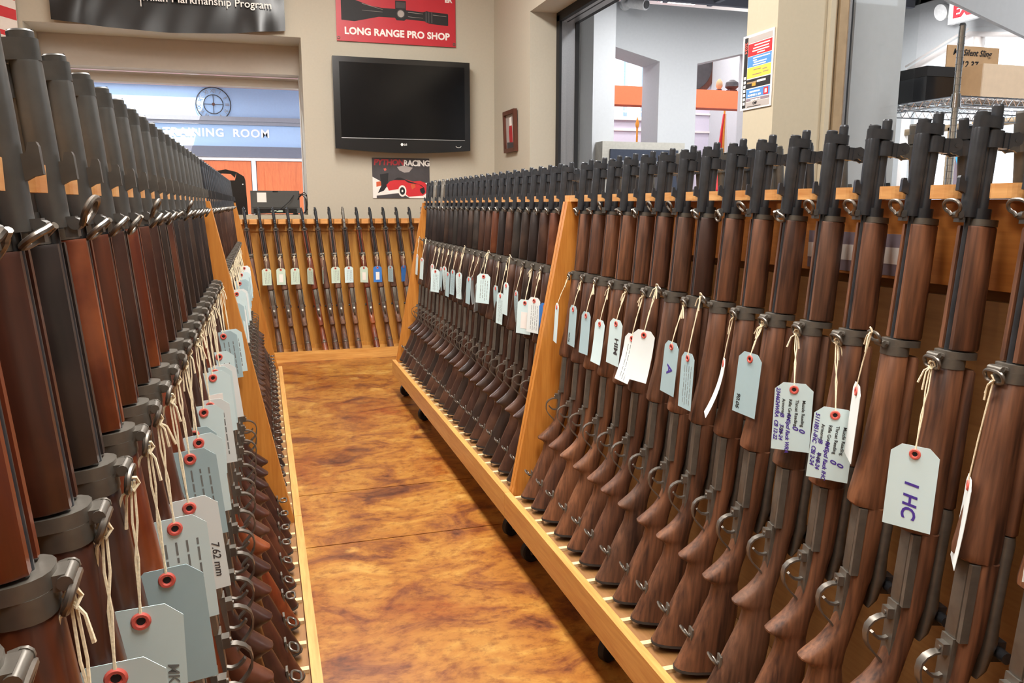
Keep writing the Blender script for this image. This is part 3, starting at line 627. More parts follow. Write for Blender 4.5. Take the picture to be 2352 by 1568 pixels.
MB().prism([(.11,.105),(.14,.135),(.2,.15),(.27,.15),(.33,.135),(.39,.14),(.43,.125),(.455,.09),(.45,.05),(.41,.02),(.29,.012),(.27,.03),(.27,.06),(.22,.075),(.13,.06)], 'Y', -.0010, 0).build('car_body', M['red'], ps)
MB().prism([(.17,.145),(.2,.165),(.23,.165),(.29,.14),(.4,.105),(.43,.075),(.38,.11),(.29,.125),(.26,.145)], 'Y', -.0013, -.001).build('dark_canopy', M['ink'], ps)
MB().prism([(.385,.075),(.42,.09),(.43,.05),(.41,.03),(.39,.05)], 'Y', -.0013, -.001).build('air_intake', M['ink'], ps)
MB().prism([(.31,.11),(.34,.12),(.35,.09),(.32,.07)], 'Y', -.0013, -.001).build('hood_flash', M['orange'], ps)
MB().prism([(.10,.055),(.2,.06),(.23,.045),(.14,.04)], 'Y', -.0013, -.001).build('sill_pipe', M['white'], ps)
for r, d, mt in ((.046, .0016, 'paper'), (.031, .0019, 'ink'), (.010, .0022, 'white')):
    MB().prism([(.24+r*.72*math.cos(i*PI/12), .058+r*math.sin(i*PI/12)) for i in range(24)], 'Y', -d, -.001).build('wheel', M[mt], ps)
put_text(text_mesh('PYTHON', .064, M['pred'], .0003, .0022, .12, align='LEFT', space=.92), 'lettering', ps, T(.012, -.0012, .283) @ FACE_NY)
put_text(text_mesh('RACING', .064, M['white'], .0003, .0022, align='LEFT', space=.88), 'lettering', ps, T(.252, -.0012, .279) @ FACE_NY)
# framed photo on the right wall
pf = thing('framed_photo', 'small brown framed photo of a standing figure on the side wall', 'picture', (1.9, 6.04, 1.57), (0, -.035, 0))
MB().box(-.028, 0, -.145, -.115, 0, .315).build('frame_side', M['frame'], pf); MB().box(-.028, 0, .115, .145, 0, .315).build('frame_side', M['frame'], pf)
MB().box(-.028, 0, -.115, .115, 0, .03).build('frame_rail', M['frame'], pf); MB().box(-.028, 0, -.115, .115, .285, .315).build('frame_rail', M['frame'], pf)
MB().box(-.010, -.006, -.115, .115, .03, .285).build('photo', M['greyink'], pf)
MB().prism([(-.05,.06),(.03,.06),(.045,.16),(.03,.2),(-.01,.225),(-.04,.19)], 'X', -.011, -.010).build('figure_print', M['pred'], pf)
MB().prism([(-.03,.2),(.02,.2),(.02,.26),(-.02,.265)], 'X', -.0115, -.010).build('head_print', M['paper'], pf)
MB().prism([(-.1,.03),(.1,.03),(.1,.08),(-.1,.07)], 'X', -.0115, -.010).build('ground_print', M['dgrey'], pf)
# event poster on the pillar (face -X)
ep = thing('event_poster', 'letter-size event poster with coloured bands taped to the pillar', 'poster', (1.8985, 2.71, 1.545))
EW, EH = .205, .288
def eb(u0, u1, z0, z1, mt, d, nm): return MB().box(-d, -d+.0005, EW-u1, EW-u0, z0, z1).build(nm, M[mt], ep)   # u = 0 at the far (left) edge
MB().box(-.003, 0, 0, EW, 0, EH).build('sheet', M['paper'], ep)
eb(.012,.036,.008,.28,'ink',.0035,'side_band'); eb(.038,.195,.255,.278,'greyink',.0035,'band'); eb(.038,.195,.205,.252,'red',.0035,'band'); eb(.038,.195,.163,.203,'blueink',.0035,'band')
eb(.038,.195,.120,.161,'yellow',.0035,'band'); eb(.036,.195,.082,.116,'ink',.0035,'band'); eb(.038,.195,.045,.078,'blueink',.0035,'band'); eb(.038,.195,.013+.018,.042,'mauve',.0035,'band'); eb(.038,.195,.006,.029,'greyink',.0035,'band')
for z, u0, u1 in ((.243,.08,.18),(.232,.072,.175),(.222,.068,.178),(.213,.1,.15),(.195,.075,.185),(.186,.075,.1),(.178,.08,.165),(.169,.075,.16)): eb(u0,u1,z-.0022,z+.0022,'white',.0038,'print_line')
for z, u0, u1 in ((.150,.08,.13),(.146,.14,.17),(.132,.075,.135),(.135,.145,.18)): eb(u0,u1,z-.002,z+.002,'tan',.0038,'print_line')
eb(.04,.105,.10,.106,'tan',.0038,'print_line'); eb(.075,.1,.088,.1,'gold',.0038,'print_line'); eb(.108,.165,.100,.108,'white',.0038,'print_line')
eb(.155,.185,.047,.074,'red',.0038,'target_print'); eb(.163,.177,.053,.068,'white',.0041,'target_print')
def etext(t, size, u, z, mt, rot=0., bold=.0004, al='CENTER'):
    mm = T(-.0042, EW-u, z) @ FACE_NX @ Matrix.Rotation(rot, 4, 'Z'); put_text(text_mesh(t, size, M[mt], .0001, bold, align=al), 'lettering', ep, mm)
etext('2024', .022, .024, .24, 'eyelet', PI/2*-1); etext('CMP', .014, .1, .0215, 'ink', 0, .0005); etext('NOVEMBER 1, 2024', .0105, .095, .053, 'white'); etext('NOVEMBER 9-10', .009, .105, .034, 'white')
eb(.06,.13,.064,.07,'white',.0038,'print_line'); eb(.05,.14,.009,.0115,'ink',.0038,'print_line')
for i in range(7): eb(.017,.031,.02+i*.0165,.031+i*.0165,'white',.0038,'side_letter_mark')
# printer with cables, black panel on ledge
pr = thing('printer', 'dark grey office printer on the pass-through ledge', 'printer', (-.075, 6.66, 1.085))
MB().box(0, .375, 0, .36, .012, .19).build('body', M['printer'], pr); MB().box(.01, .365, -.004, .0, .06, .186).build('rear_cover', M['printer'], pr)
MB().box(.05, .12, -.006, -.004, .10, .175).build('paper_label', M['paper'], pr); MB().box(.17, .21, -.006, .0, .178, .188).build('latch', M['black'], pr)
MB().box(.02, .35, -.01, .0, .02, .05).build('tray_slot', M['black'], pr); MB().box(.15, .24, -.011, -.01, .024, .036).build('green_board', M['taggreen'], pr)
for x in (.03, .33): MB().box(x, x+.03, .02, .33, 0, .012).build('foot', M['blackrub'], pr)
for i, pts in enumerate((((.33,-.02,.15),(.28,-.06,.09),(.2,-.05,.03),(.12,-.04,.012),(.0,-.035,.008)), ((.37,-.015,.16),(.43,-.05,.14),(.42,-.06,.03),(.40,-.06,.006)), ((.37,-.015,.14),(.415,-.05,.17),(.45,-.05,.08),(.41,-.055,.02),(.38,-.06,.006)), ((.36,-.01,.12),(.395,-.03,.15),(.425,-.05,.1),(.41,-.06,.008)))):
    P4 = [Vector(p) for p in pts]; sm = []
    for a in range(len(P4)-1):
        p0, p1, p2, p3 = P4[max(a-1,0)], P4[a], P4[a+1], P4[min(a+2,len(P4)-1)]
        for s_ in range(6):
            t = s_/6; sm.append(.5*((2*p1)+(p2-p0)*t+(2*p0-5*p1+4*p2-p3)*t*t+(3*p1-p0-3*p2+p3)*t**3))
    sm.append(P4[-1])
    c = link('power_cable', MB().tube(sm, .0035, 6).mesh('power_cable', M['blackrub']), None, (-.075, 6.66, 1.089)); tag(c, ['black cable drooping in front of the printer','black cable looping from the printer corner to the ledge','longest black cable loop beside the printer','short black cable loop beside the printer'][i], 'cable', 'printer cables')
bp = thing('carry_panel', 'black rounded panel with a handle hole standing beside the printer', 'panel', (-.40, 6.74, 1.085))
out = [(0,0),(.30,0),(.29,.30),(.25,.335),(.16,.352),(.07,.335),(.0,.29)]
b = MB(); b.prism([(0,0),(.30,0),(.293,.27),(0,.27)], 'Y', 0, .012); b.prism([(0,.27),(.10,.27),(.085,.315),(.07,.34),(0,.30)], 'Y', 0, .012); b.prism([(.215,.27),(.293,.27),(.285,.30),(.23,.335)], 'Y', 0, .012)
b.prism([(.07,.34),(.085,.315),(.12,.322),(.185,.32),(.215,.29),(.23,.335),(.15,.355)], 'Y', 0, .012)
b.build('board', M['black'], bp)
for x, z in ((.272,.24),(.278,.03)): MB().cyl((x,-.002,z),(x,0,z),.005,10).build('rivet', M['white'], bp)

# ------------------------------------------------------------------ rifle parts (local: z from butt 0 to muzzle 1.107, bottom of the rifle faces -x)
LEN = 1.107
def sz(s): return LEN - s
def sring(s, top, bot, w, n=18, e=2.5, egg=0.):
    c, h = (top+bot)/2, (top-bot)/2; pts = []
    for k_ in range(n):
        a = 2*PI*k_/n; ca, sa = math.cos(a), math.sin(a)
        x = c + h*math.copysign(abs(ca)**(2/e), ca); y = w/2*math.copysign(abs(sa)**(2/e), sa)*(1-egg*ca)
        pts.append((x, y, sz(s)))
    return pts
RP = {}
b = MB()
b.loft([sring(s,t,bt,w_,18,e_,eg) for s,t,bt,w_,e_,eg in [
 (.374,.004,-.029,.041,2.6,0),(.376,.006,-.0305,.0435,2.6,0),(.45,.007,-.033,.0455,2.6,0),(.53,.007,-.038,.048,2.7,0),(.585,.008,-.046,.050,2.8,0),(.612,.008,-.050,.0505,2.8,0),(.622,.008,-.050,.0505,2.6,0),(.626,.008,-.046,.050,2.4,0),(.6275,.008,-.032,.050,2.6,0),
 (.64,.006,-.032,.051,2.8,0),(.70,.004,-.033,.051,2.8,0),(.745,.002,-.035,.050,2.7,0),(.765,-.002,-.036,.048,2.5,0),(.80,-.006,-.039,.045,2.4,0),(.822,-.010,-.043,.043,2.3,0),(.842,-.013,-.049,.042,2.3,0),(.858,-.016,-.058,.042,2.4,0),(.873,-.019,-.070,.042,2.5,0),(.886,-.021,-.083,.042,2.7,0),(.895,-.022,-.092,.042,2.9,0),(.900,-.022,-.0965,.041,3.,0),(.9035,-.022,-.096,.040,3.,0),(.907,-.022,-.089,.039,2.7,0),(.911,-.022,-.080,.038,2.4,0),(.918,-.021,-.0745,.038,2.2,.05),
 (.945,-.015,-.078,.041,2.2,.12),(.98,-.014,-.091,.044,2.2,.15),(1.03,-.019,-.108,.047,2.3,.15),(1.075,-.024,-.125,.049,2.3,.12),(1.100,-.027,-.135,.050,2.4,.1)]])
RP['stock'] = b.mesh('stock')
b = MB(); b.loft([sring(s,t,bt,w_,18,2.4,.1) for s,t,bt,w_ in [(1.1005,-.026,-.136,.0505),(1.106,-.027,-.1365,.0505),(1.107,-.03,-.134,.048)]]); RP['butt_plate'] = b.mesh('butt_plate', M['gun'])
def hg(s0, s1, w0, w1, top0, top1, bot, open_w):
    rings = []
    for s, w_, tp in ((s0, w0*.94, top0*.94), (s0+.003, w0, top0), (s1-.003, w1, top1), (s1, w1*.95, top1*.95)):
        r = []; n = 16; a0 = 2.55 
        for k_ in range(n+1):
            a = -a0 + 2*a0*k_/n; r.append((tp*math.cos(a) if math.cos(a) > 0 else bot*math.cos(a)/math.cos(a0), w_/2*math.copysign(abs(math.sin(a))**.6, math.sin(a)), sz(s)))
        o = open_w/2
        r += [(bot, o, sz(s)), (bot+.014, o, sz(s)), (bot+.014, -o, sz(s)), (bot, -o, sz(s))]
        rings.append(r)
    return MB().loft(rings)
RP['front_handguard'] = hg(.170, .348, .043, .046, .021, .023, -.022, .017).mesh('front_handguard')
RP['rear_handguard'] = MB().loft([sring(s,t,.004,w_,16,2.2) for s,t,w_ in [(.376,.020,.040),(.380,.023,.043),(.50,.025,.046),(.583,.026,.047),(.586,.023,.044)]]).mesh('rear_handguard')
RP['handguard_ferrule'] = MB().loft([sring(s,.022,-.0175,.0435,16,2.3) for s in (.160,.1695)]).mesh('handguard_ferrule', M['steeldark'])
b = MB(); b.tube([(0,0,sz(0)),(0,0,sz(.003))], [.0068,.0078], 16); b.cyl((0,0,sz(.003)),(0,0,sz(.38)),.0078,16)
RP['barrel'] = b.mesh('barrel', M['gun'])
b = MB(); gx = -.0205
b.tube([(gx,0,sz(.0335)),(gx,0,sz(.036)),(gx,0,sz(.075)),(gx,0,sz(.10)),(gx,0,sz(.158))], [.0108,.0112,.0112,.0110,.0107], 20)
b.loft([sring(s,.0135,-.012,.024,16,2.2) for s in (.036,.060)]); b.loft([sring(s,.013,-.014,.025,16,2.2) for s in (.145,.160)])
b.box(-.0165,-.006,-.004,.004,sz(.145),sz(.06))
RP['gas_cylinder'] = b.mesh('gas_cylinder', M['gun'])
b = MB(); b.loft([sring(s,.0112,-.0320,.0222,18,2.1) for s in (.0335,.0175)]); b.tube([(gx,0,sz(.0175)),(gx,0,sz(.0125)),(gx,0,sz(.0110))],[.0095,.0095,.008],16); b.box(gx-.0085,gx+.0085,-.0012,.0012,sz(.011),sz(.0104))
RP['gas_cylinder_lock'] = b.mesh('gas_cylinder_lock', M['gun'])
b = MB(); b.box(.011,.020,-.009,.009,sz(.060),sz(.038))
for s_ in (-1, 1):
    prof = [(.018,sz(.061)),(.018,sz(.039)),(.030,sz(.036)),(.036,sz(.039)),(.0385,sz(.0455)),(.037,sz(.052)),(.031,sz(.056)),(.024,sz(.057))]
    b.prism(prof, 'Y', s_*.0075, s_*.0105)
b.box(.018,.034,-.001,.001,sz(.05),sz(.046)); b.cyl((.029,-.0112,sz(.0475)),(.029,.0112,sz(.0475)),.0032,10)
RP['front_sight'] = b.mesh('front_sight', M['gun'])
RP['bayonet_lug'] = MB().prism([(-.030,sz(.108)),(-.034,sz(.108)),(-.036,sz(.101)),(-.041,sz(.101)),(-.042,sz(.104)),(-.042,sz(.122)),(-.036,sz(.123)),(-.030,sz(.126))], 'Y', -.0036, .0036).mesh('bayonet_lug', M['gunold'])
def oval(w_, h_, n=20, gap=0): return [(0, w_/2*math.copysign(abs(math.cos(a))**.7, math.cos(a)), -h_/2+h_/2*math.copysign(abs(math.sin(a))**.7, math.sin(a))) for a in [2*PI*i/n for i in range(n)]]
RP['stacking_swivel'] = MB().tube([(0, .006, .001), *[(0, .018*math.copysign(abs(math.cos(a))**.8, math.cos(a)), -.0125+.0095*math.sin(a)) for a in [PI/2-.45-(2*PI-.9)*i/18 for i in range(19)]], (0, -.006, .001)], .0026, 8).mesh('stacking_swivel', M['steel'])
b = MB(); b.box(-.036,-.027,-.006,.006,sz(.166),sz(.150)); b.cyl((-.035,-.0075,sz(.156)),(-.035,.0075,sz(.156)),.0048,12); RP['stacking_mount'] = b.mesh('stacking_mount', M['gunold'])
b = MB(); b.cyl((-.0165,.001,sz(.158)),(-.0165,.001,sz(.36)),.0055,12); RP['operating_rod'] = b.mesh('operating_rod', M['gun'])
b = MB(); b.loft([sring(s,.0235,-.0325,.047,20,2.5) for s in (.3505,.361)]); b.loft([sring(s,.006,-.0315,.0450,20,2.6) for s in (.361,.376)])
b.tube([(-.032,-.0125,sz(.3585)),(-.037,-.0125,sz(.3575))],.0045,8); b.cyl((-.0375,-.012,sz(.359)),(-.0375,.012,sz(.359)),.0046,12); b.box(-.038,-.030,-.010,.010,sz(.364),sz(.354)); b.cyl((-.0375,-.0145,sz(.359)),(-.0375,-.012,sz(.359)),.0052,10)
RP['lower_band'] = b.mesh('lower_band', M['steeldark'])
RP['sling_swivel'] = MB().tube([(0, .0175*math.copysign(abs(math.cos(a))**.6, math.cos(a)), -.0115+.0085*math.copysign(abs(math.sin(a))**.75, math.sin(a))) for a in [2*PI*i/24 for i in range(24)]], .0027, 8, True).mesh('sling_swivel', M['steel'])
b = MB(); b.cyl((-.1115,0,sz(1.03)),(-.095,0,sz(1.03)),.0035,8); b.box(-.1095,-.1055,-.010,.010,sz(1.045),sz(1.015)); RP['butt_swivel_plate'] = b.mesh('butt_swivel_plate', M['steeldark'])
RP['butt_swivel'] = MB().tube([(0, .0165*math.copysign(abs(math.cos(a))**.6, math.cos(a)), -.0115+.0095*math.copysign(abs(math.sin(a))**.75, math.sin(a))) for a in [2*PI*i/20 for i in range(20)]], .0024, 8, True).mesh('butt_swivel', M['steel'])
b = MB(); b.loft([sring(s,t,bt,.030,12,5) for s,t,bt in [(.628,.01,-.0385),(.631,.01,-.0395),(.738,.008,-.0405),(.742,.008,-.039)]]); b.box(-.0405,-.028,-.0235,-.0165,sz(.742),sz(.628))
RP['floor_plate'] = b.mesh('floor_plate', M['steeldark'])
b = MB(); b.box(-.042,-.030,-.0125,.0125,sz(.850),sz(.742)); b.cyl((-.043,0,sz(.845)),(-.035,0,sz(.845)),.0055,10)
RP['trigger_housing'] = b.mesh('trigger_housing', M['steeldark'])
def strip(path, w_, t):
    rings = []; P = [Vector((p[0], 0, p[1])) for p in path]
    for i, p in enumerate(P):
        d = (P[min(i+1,len(P)-1)]-P[max(i-1,0)]).normalized(); n_ = Vector((d.z, 0, -d.x))
        rings.append([tuple(p+n_*a*t/2+Vector((0, c*w_/2, 0))) for a, c in ((-1,-1),(1,-1),(1,1),(-1,1))])
    return MB().loft(rings, True, True)
pts = [(-.040,sz(.768)),(-.050,sz(.766)),(-.060,sz(.768)),(-.070,sz(.774)),(-.0765,sz(.783)),(-.078,sz(.795)),(-.0755,sz(.808)),(-.069,sz(.819)),(-.060,sz(.828)),(-.052,sz(.835)),(-.045,sz(.844)),(-.040,sz(.849))]
b = strip(pts, .013, .003); b.prism([(-.052,sz(.768)),(-.052,sz(.752)),(-.042,sz(.752)),(-.042,sz(.768))], 'Y', -.0085, .0085); b.cyl((-.054,-.001,sz(.760)),(-.051,-.001,sz(.760)),.0035,10)
RP['trigger_guard'] = b.mesh('trigger_guard', M['steel'])
RP['trigger'] = strip([(-.038,sz(.800)),(-.048,sz(.804)),(-.057,sz(.803)),(-.065,sz(.797)),(-.068,sz(.793))], .008, .004).mesh('trigger', M['steel'])
b = MB(); b.loft([sring(s,t,0.,w_,14,2.6) for s,t,w_ in [(.588,.024,.043),(.60,.026,.044),(.63,.024,.045),(.70,.022,.046),(.745,.025,.045),(.785,.016,.040),(.80,.004,.030)]]); RP['receiver'] = b.mesh('receiver', M['steeldark'])
b = MB(); b.box(.02,.040,-.012,.012,sz(.775),sz(.745)); b.cyl((.030,-.030,sz(.76)),(.030,.030,sz(.76)),.0085,12); RP['rear_sight'] = b.mesh('rear_sight', M['gun'])
WOODS = ('stock', 'front_handguard', 'rear_handguard')
METALS = ('barrel', 'gas_cylinder', 'gas_cylinder_lock', 'front_sight', 'bayonet_lug')
ORDER = ['stock','butt_plate','front_handguard','rear_handguard','handguard_ferrule','barrel','gas_cylinder','gas_cylinder_lock','front_sight','bayonet_lug','stacking_mount','operating_rod','lower_band','butt_swivel_plate','floor_plate','trigger_housing','trigger_guard','trigger','receiver','rear_sight']
PIV = {'stacking_swivel': (-.0405,0,sz(.156)), 'sling_swivel': (-.0425,0,sz(.359)), 'butt_swivel': (-.1125,0,sz(1.03))}
for n_, m_ in RP.items():
    if not m_.materials: m_.materials.append(NEW[0])
def rifle(label, group, base, rotz, lean, side, wood_m, metal_m, hw=None, stack=.0, sling=0., butt=-2.2, small=False, twist=0.):
    """base = world point under the bore at the butt; lean toward local +x; side = sideways tilt"""
    R = Matrix.Rotation(rotz, 4, 'Z') @ Matrix.Rotation(side, 4, 'X') @ Matrix.Rotation(lean, 4, 'Y') @ Matrix.Rotation(twist, 4, 'Z')
    e = thing('rifle', label, 'rifle', base, (0,0,0), group); e.matrix_world = T(*base) @ R
    parts = {}
    for nm in ORDER:
        if small and nm in ('rear_sight',): pass
        o = link(nm, RP[nm], e); parts[nm] = o
        if nm in WOODS: setmat(o, hw if (hw and nm != 'stock') else wood_m)
        elif nm in METALS and metal_m: setmat(o, metal_m)
    for nm, par, ang in (('stacking_swivel','stacking_mount',stack), ('sling_swivel','lower_band',sling), ('butt_swivel','butt_swivel_plate',butt)):
        o = link(nm, RP[nm], parts[par], PIV[nm], (0, ang, 0))
    return e, T(*base) @ R

# ------------------------------------------------------------------ paper tags
def tagmesh(w_, h_, curl, clip=.014):
    rings = []; n = 10
    for j in range(n+1):
        t = j/n; z = -h_*t; y = curl*(t**2)*h_
        x = w_/2 if t > .1 else w_/2 - clip*(1-t/.1)
        for_ = .00035
        rings.append([(-x, y-for_, z), (x, y-for_, z), (x, y+for_, z), (-x, y+for_, z)])
    return MB().loft(rings, True, True)
TAGS = {}
def tag_card(curl, w_=.066, h_=.125):
    k_ = (round(curl, 2), w_, h_)
    if k_ not in TAGS: m = tagmesh(w_, h_, curl).mesh('card'); m.materials.append(M['tagblue']); TAGS[k_] = m
    return TAGS[k_]
EYE = MB(); EYE.tube([(.0058*math.cos(2*PI*i/20), -.0006, .0058*math.sin(2*PI*i/20)) for i in range(20)], .0024, 6, True); EYEM = EYE.mesh('eyelet', M['eyelet'])
EYE = MB(); EYE.cyl((0,-.0005,0),(0,.0005,0),.0036,12); HOLEM = EYE.mesh('hole', M['ink'])
def string_mesh(L, seed, sx=0., sy=0.):
    r = random.Random(seed); b = MB()
    for o_ in (-.0012, .0012): b.tube([(o_,0,.004),(o_*1.6+sx*.3,sy*.3-.001,-L*.3),(-o_+sx*.6,sy*.6-.0015,-L*.6),(sx+o_*.4,sy-.0016,-L-.008)], .0011, 5)
    b.tube([(-.004,0,.004),(-.002,-.003,.008),(.003,-.003,.008),(.005,0,.002),(.001,-.004,-.003),(-.004,-.001,.001)], .0016, 5)
    s_ = r.choice((-1,1)); b.tube([(0,-.002,.0),(s_*.008,-.005,-.006),(s_*.014,-.006,-.018-.012*r.random())], [.0012,.0012,.0016], 5)
    s_ = -s_ if r.random() > .5 else s_; b.tube([(0,-.002,.0),(s_*.005,-.006,-.008),(s_*.007,-.007,-.026-.01*r.random())], [.0012,.0012,.0016], 5)
    return b.mesh('string', M['string'])
STR = {}
FACE_TAG = Matrix(((0,1,0),(0,0,-1),(-1,0,0))).to_4x4()       # text runs down the card
def lines_mesh(curl, h_, mat, seed):
    r = random.Random(seed); b = MB()
    for i in range(4):
        x = .020-.011*i; z = -.028
        while z > -h_+.02:
            l_ = .006+.012*r.random(); t0 = -z/h_; 
            y0 = curl*t0*t0*h_; t1 = (-z+l_)/h_; y1 = curl*t1*t1*h_
            b.add([(x, y0-.0006, z),(x+.0022, y0-.0006, z),(x+.0022, y1-.0006, z-l_),(x, y1-.0006, z-l_)], [(0,1,2,3)]); z -= l_+.003
    return b.mesh('printing', mat)
LNM = {}
def paper_tag(label, group, P, nang, L, tilt=0., mat='tagblue', curl=0., content=None, seed=0, scale=1., out=None, roll=0., sx=0., sy=0.):
    """P world hang point; nang world angle of the card normal; tilt leans card outward along its rack"""
    e = thing('paper_tag', label, 'tag', P, (0,0,0), group)
    e.matrix_world = T(*P) @ (Matrix.Rotation(tilt, 4, Vector(out)) if out else Matrix.Identity(4)) @ Matrix.Rotation(nang + PI/2, 4, 'Z') @ Matrix.Rotation(roll, 4, 'Y') @ Matrix.Scale(scale, 4)
    k_ = (round(L, 3), seed % 5, round(sx, 3), round(sy, 3))
    if k_ not in STR: STR[k_] = string_mesh(L, seed % 5, sx, sy)
    link('string', STR[k_], e)
    c = link('card', tag_card(curl), e, (sx, sy, -L)); setmat(c, M[mat])
    link('eyelet', EYEM, c, (0, 0, -.012)); link('hole', HOLEM, c, (0, -.0004, -.012))
    if content == 'lines':
        kk = (round(curl,2), seed % 4)
        if kk not in LNM: LNM[kk] = lines_mesh(curl, .125, M['pencil'], seed % 4)
        link('printing', LNM[kk], c)
    elif content == 'sticker':
        link('sticker', STK, c)
    elif content:
        for (txt, size, x, z, mt, bold, sh) in content:
            put_text(text_mesh(txt, size, M[mt], .0001, bold, sh, 'LEFT'), 'printing' if mt == 'ink' else 'handwriting', c, T(x, -.0007, z) @ FACE_TAG)
    return e
STK = MB().box(-.014,.014,-.0008,-.0004,-.105,-.045).mesh('sticker', M['paper'])

# ------------------------------------------------------------------ rolling racks
PITCH = .1034; UBZ = 1.045
def rack(name, label, side, xm, y0, y1, ys, nback):
    """side +1: aisle toward -x. Coordinates are built for side=+1 with rail at x offsets from xm (muzzle line) then mirrored."""
    r = thing(name, label, 'rifle rack', (xm + side*.05, (y0+y1)/2, 0))
    ox = xm + side*.05; oy = (y0+y1)/2
    def X(a): return side*(a-.994) - side*.05          # a given in right-rack world x
    def bx(b, xa, xb, ya, yb, za, zb):
        u, v = X(xa), X(xb); return b.box(min(u,v), max(u,v), ya-oy, yb-oy, za, zb)
    CX = 1.045
    # end panels (A shape), rail, boards, lip, shelf
    for ya, yb in ((y0+.002, y0+.021), (y1-.021, y1-.002)):
        poly = [(X(.758), .135), (X(.758), .2), (X(.945), 1.178), (X(2*CX-.945), 1.178), (X(2*CX-.758), .2), (X(2*CX-.758), .135)]
        MB().prism(poly, 'Y', ya-oy, yb-oy).build('end_panel', M['ply'], r)
    for sgn in (0, 1):
        fx = (lambda a: a) if sgn == 0 else (lambda a: 2*CX-a)
        b = MB(); bx(b, fx(1.008), fx(1.042), y0, y1, 1.178, 1.198)
        yy = sorted(ys if sgn == 0 else nback)
        edges = [y0] + [c_ for y in yy for c_ in (y-.026, y+.026)] + [y1]
        for a, c_ in zip(edges[::2], edges[1::2]):
            if c_-a < .006: continue
            rr = min(.016, (c_-a)/2-.001); x0_, x1_ = fx(.955), fx(1.0081)
            d = 1 if x1_ > x0_ else -1; pts = [(x1_, a), (x1_, c_)]
            for t in range(5): an = PI/2*t/4; pts.append((x0_+d*rr*(1-math.sin(an)), c_-rr*(1-math.cos(an))))
            for t in range(5): an = PI/2*t/4; pts.append((x0_+d*rr*(1-math.cos(an)), a+rr*(1-math.sin(an))))
            b.prism([(X(px_), py_-oy) for px_, py_ in pts], 'Z', 1.178, 1.198)
        b.build('notched_rail', M['railw'], r)
        bx(MB(), fx(1.018), fx(1.036), y0+.021, y1-.021, UBZ, 1.177).build('upper_back_board', M['backb'], r)
        bx(MB(), fx(1.032), fx(1.043), y0+.021, y1-.021, .20, UBZ-.018).build('lower_back_board', M['backl'], r)
        bx(MB(), fx(.735), fx(.757), y0+.001, y1-.001, .123, .210).build('front_lip', M['plyy'], r)
        if sgn == 0:
            for y in [ys[0]-PITCH/2] + [y+PITCH/2 for y in ys]:
                if y0+.03 < y < y1-.03: bx(MB(), .760, .785, y-.007, y+.007, .198, .206).build('divider_block', M['pale'], r)
    bx(MB(), 1.0435, 1.0465, y0+.021, y1-.021, .20, 1.176).build('light_block', M['backl'], r)  # added board stopping light through the gap in the back boards
    bx(MB(), .757, 2*CX-.757, y0+.021, y1-.021, .178, .198).build('shelf', M['backl'], r)  # shade between the butts put into the darker shelf wood
    bx(MB(), .757, 2*CX-.757, y0+.021, y1-.021, .123, .178).build('base', M['plyy'], r)
    return r, ox, oy
def caster(r, ox, oy, x, y, ang):
    c = link('caster', None, r, (x-ox, y-oy, 0), (0, 0, ang))
    MB().box(-.03,.03,-.03,.03,.115,.123).build('mount_plate', M['steel'], c)
    b = MB()
    for s_ in (-1, 1): b.prism([(-.012,.03),(.012,.03),(.03,.115),(-.03,.115)], 'Y', s_*.016, s_*.019)
    b.build('fork', M['steel'], c)
    b = MB(); b.tube([(0,-.0125,.038),(0,-.009,.038),(0,.009,.038),(0,.0125,.038)], [.032,.038,.038,.032], 28); b.build('wheel', M['blackrub'], c)
    b = MB(); b.cyl((0,-.021,.038),(0,.021,.038),.006,10); b.build('axle', M['chrome'], c)
YJ, YE, YN = 2.4301, 4.852, .008
LEAN = .0805
XR, XL = .994, -.187
def base_for(xm, side): return xm - side*math.sin(LEAN)*LEN, 1.3055 - math.cos(LEAN)*LEN
# rifle y positions
yRN = [.889 + PITCH*i for i in range(-3, 15)]
yRF = [YJ + .072 + PITCH*i for i in range(23) if YJ + .072 + PITCH*i < YE-.05]
yLN = [.703 + PITCH*i for i in range(-3, 17) if .703 + PITCH*i < YJ-.05]
yLF = [YJ + .072 + PITCH*i for i in range(23) if YJ + .072 + PITCH*i < YE-.05]
full = lambda ys, a, c_: ys
RK = {}
def mk(key, label, side, xm, y0, y1, ys, back, casters):
    r, ox, oy = rack('rolling_rack', label, side, xm, y0, y1, ys, back)
    if key == 'RN':
        a, c_ = P_(2075, 610, X=1.0175), P_(1860, 530, X=1.0175)
        for z0, z1, mt in ((0, 1, 'mauve'), (.28, .68, 'paper')):
            zz = lambda t: 1.05 + .07*t
            MB().box(1.0165-ox-(.0005 if mt == 'paper' else 0), 1.018-ox, a.y-oy, c_.y-oy, zz(z0), zz(z1)).build('label_sheet', M[mt], r)
    for x, y, a in casters: caster(r, ox, oy, x, y, a)
yBN = [y + .05 for y in yRN if y+.05 < YJ-.04]; yBF = [y + .05 for y in yRF if y + .05 < YE-.04]
def slots(ys, y0, y1):
    out_ = list(ys); y = ys[0]-PITCH
    while y > y0+.04: out_.insert(0, y); y -= PITCH
    y = out_[-1]+PITCH
    while y < y1-.04: out_.append(y); y += PITCH
    return out_
mk('RN', 'wooden rolling rack of fresh reddish walnut rifles beside the poster pillar', 1, XR, YN, YJ, slots(yRN, YN, YJ), slots(yBN, YN, YJ), [(.805,1.72,.5),(.80,2.33,.2),(1.28,1.72,.3),(1.28,2.33,0),(.82,.12,.4),(1.28,.12,0)])
mk('RF', 'wooden rolling rack of dark rifles in front of the framed photo wall', 1, XR, YJ, YE, slots(yRF, YJ, YE), slots(yBF, YJ, YE), [(.80,2.55,.4),(.80,4.15,.3),(.80,4.74,.2),(1.28,2.55,0),(1.28,4.74,0)])
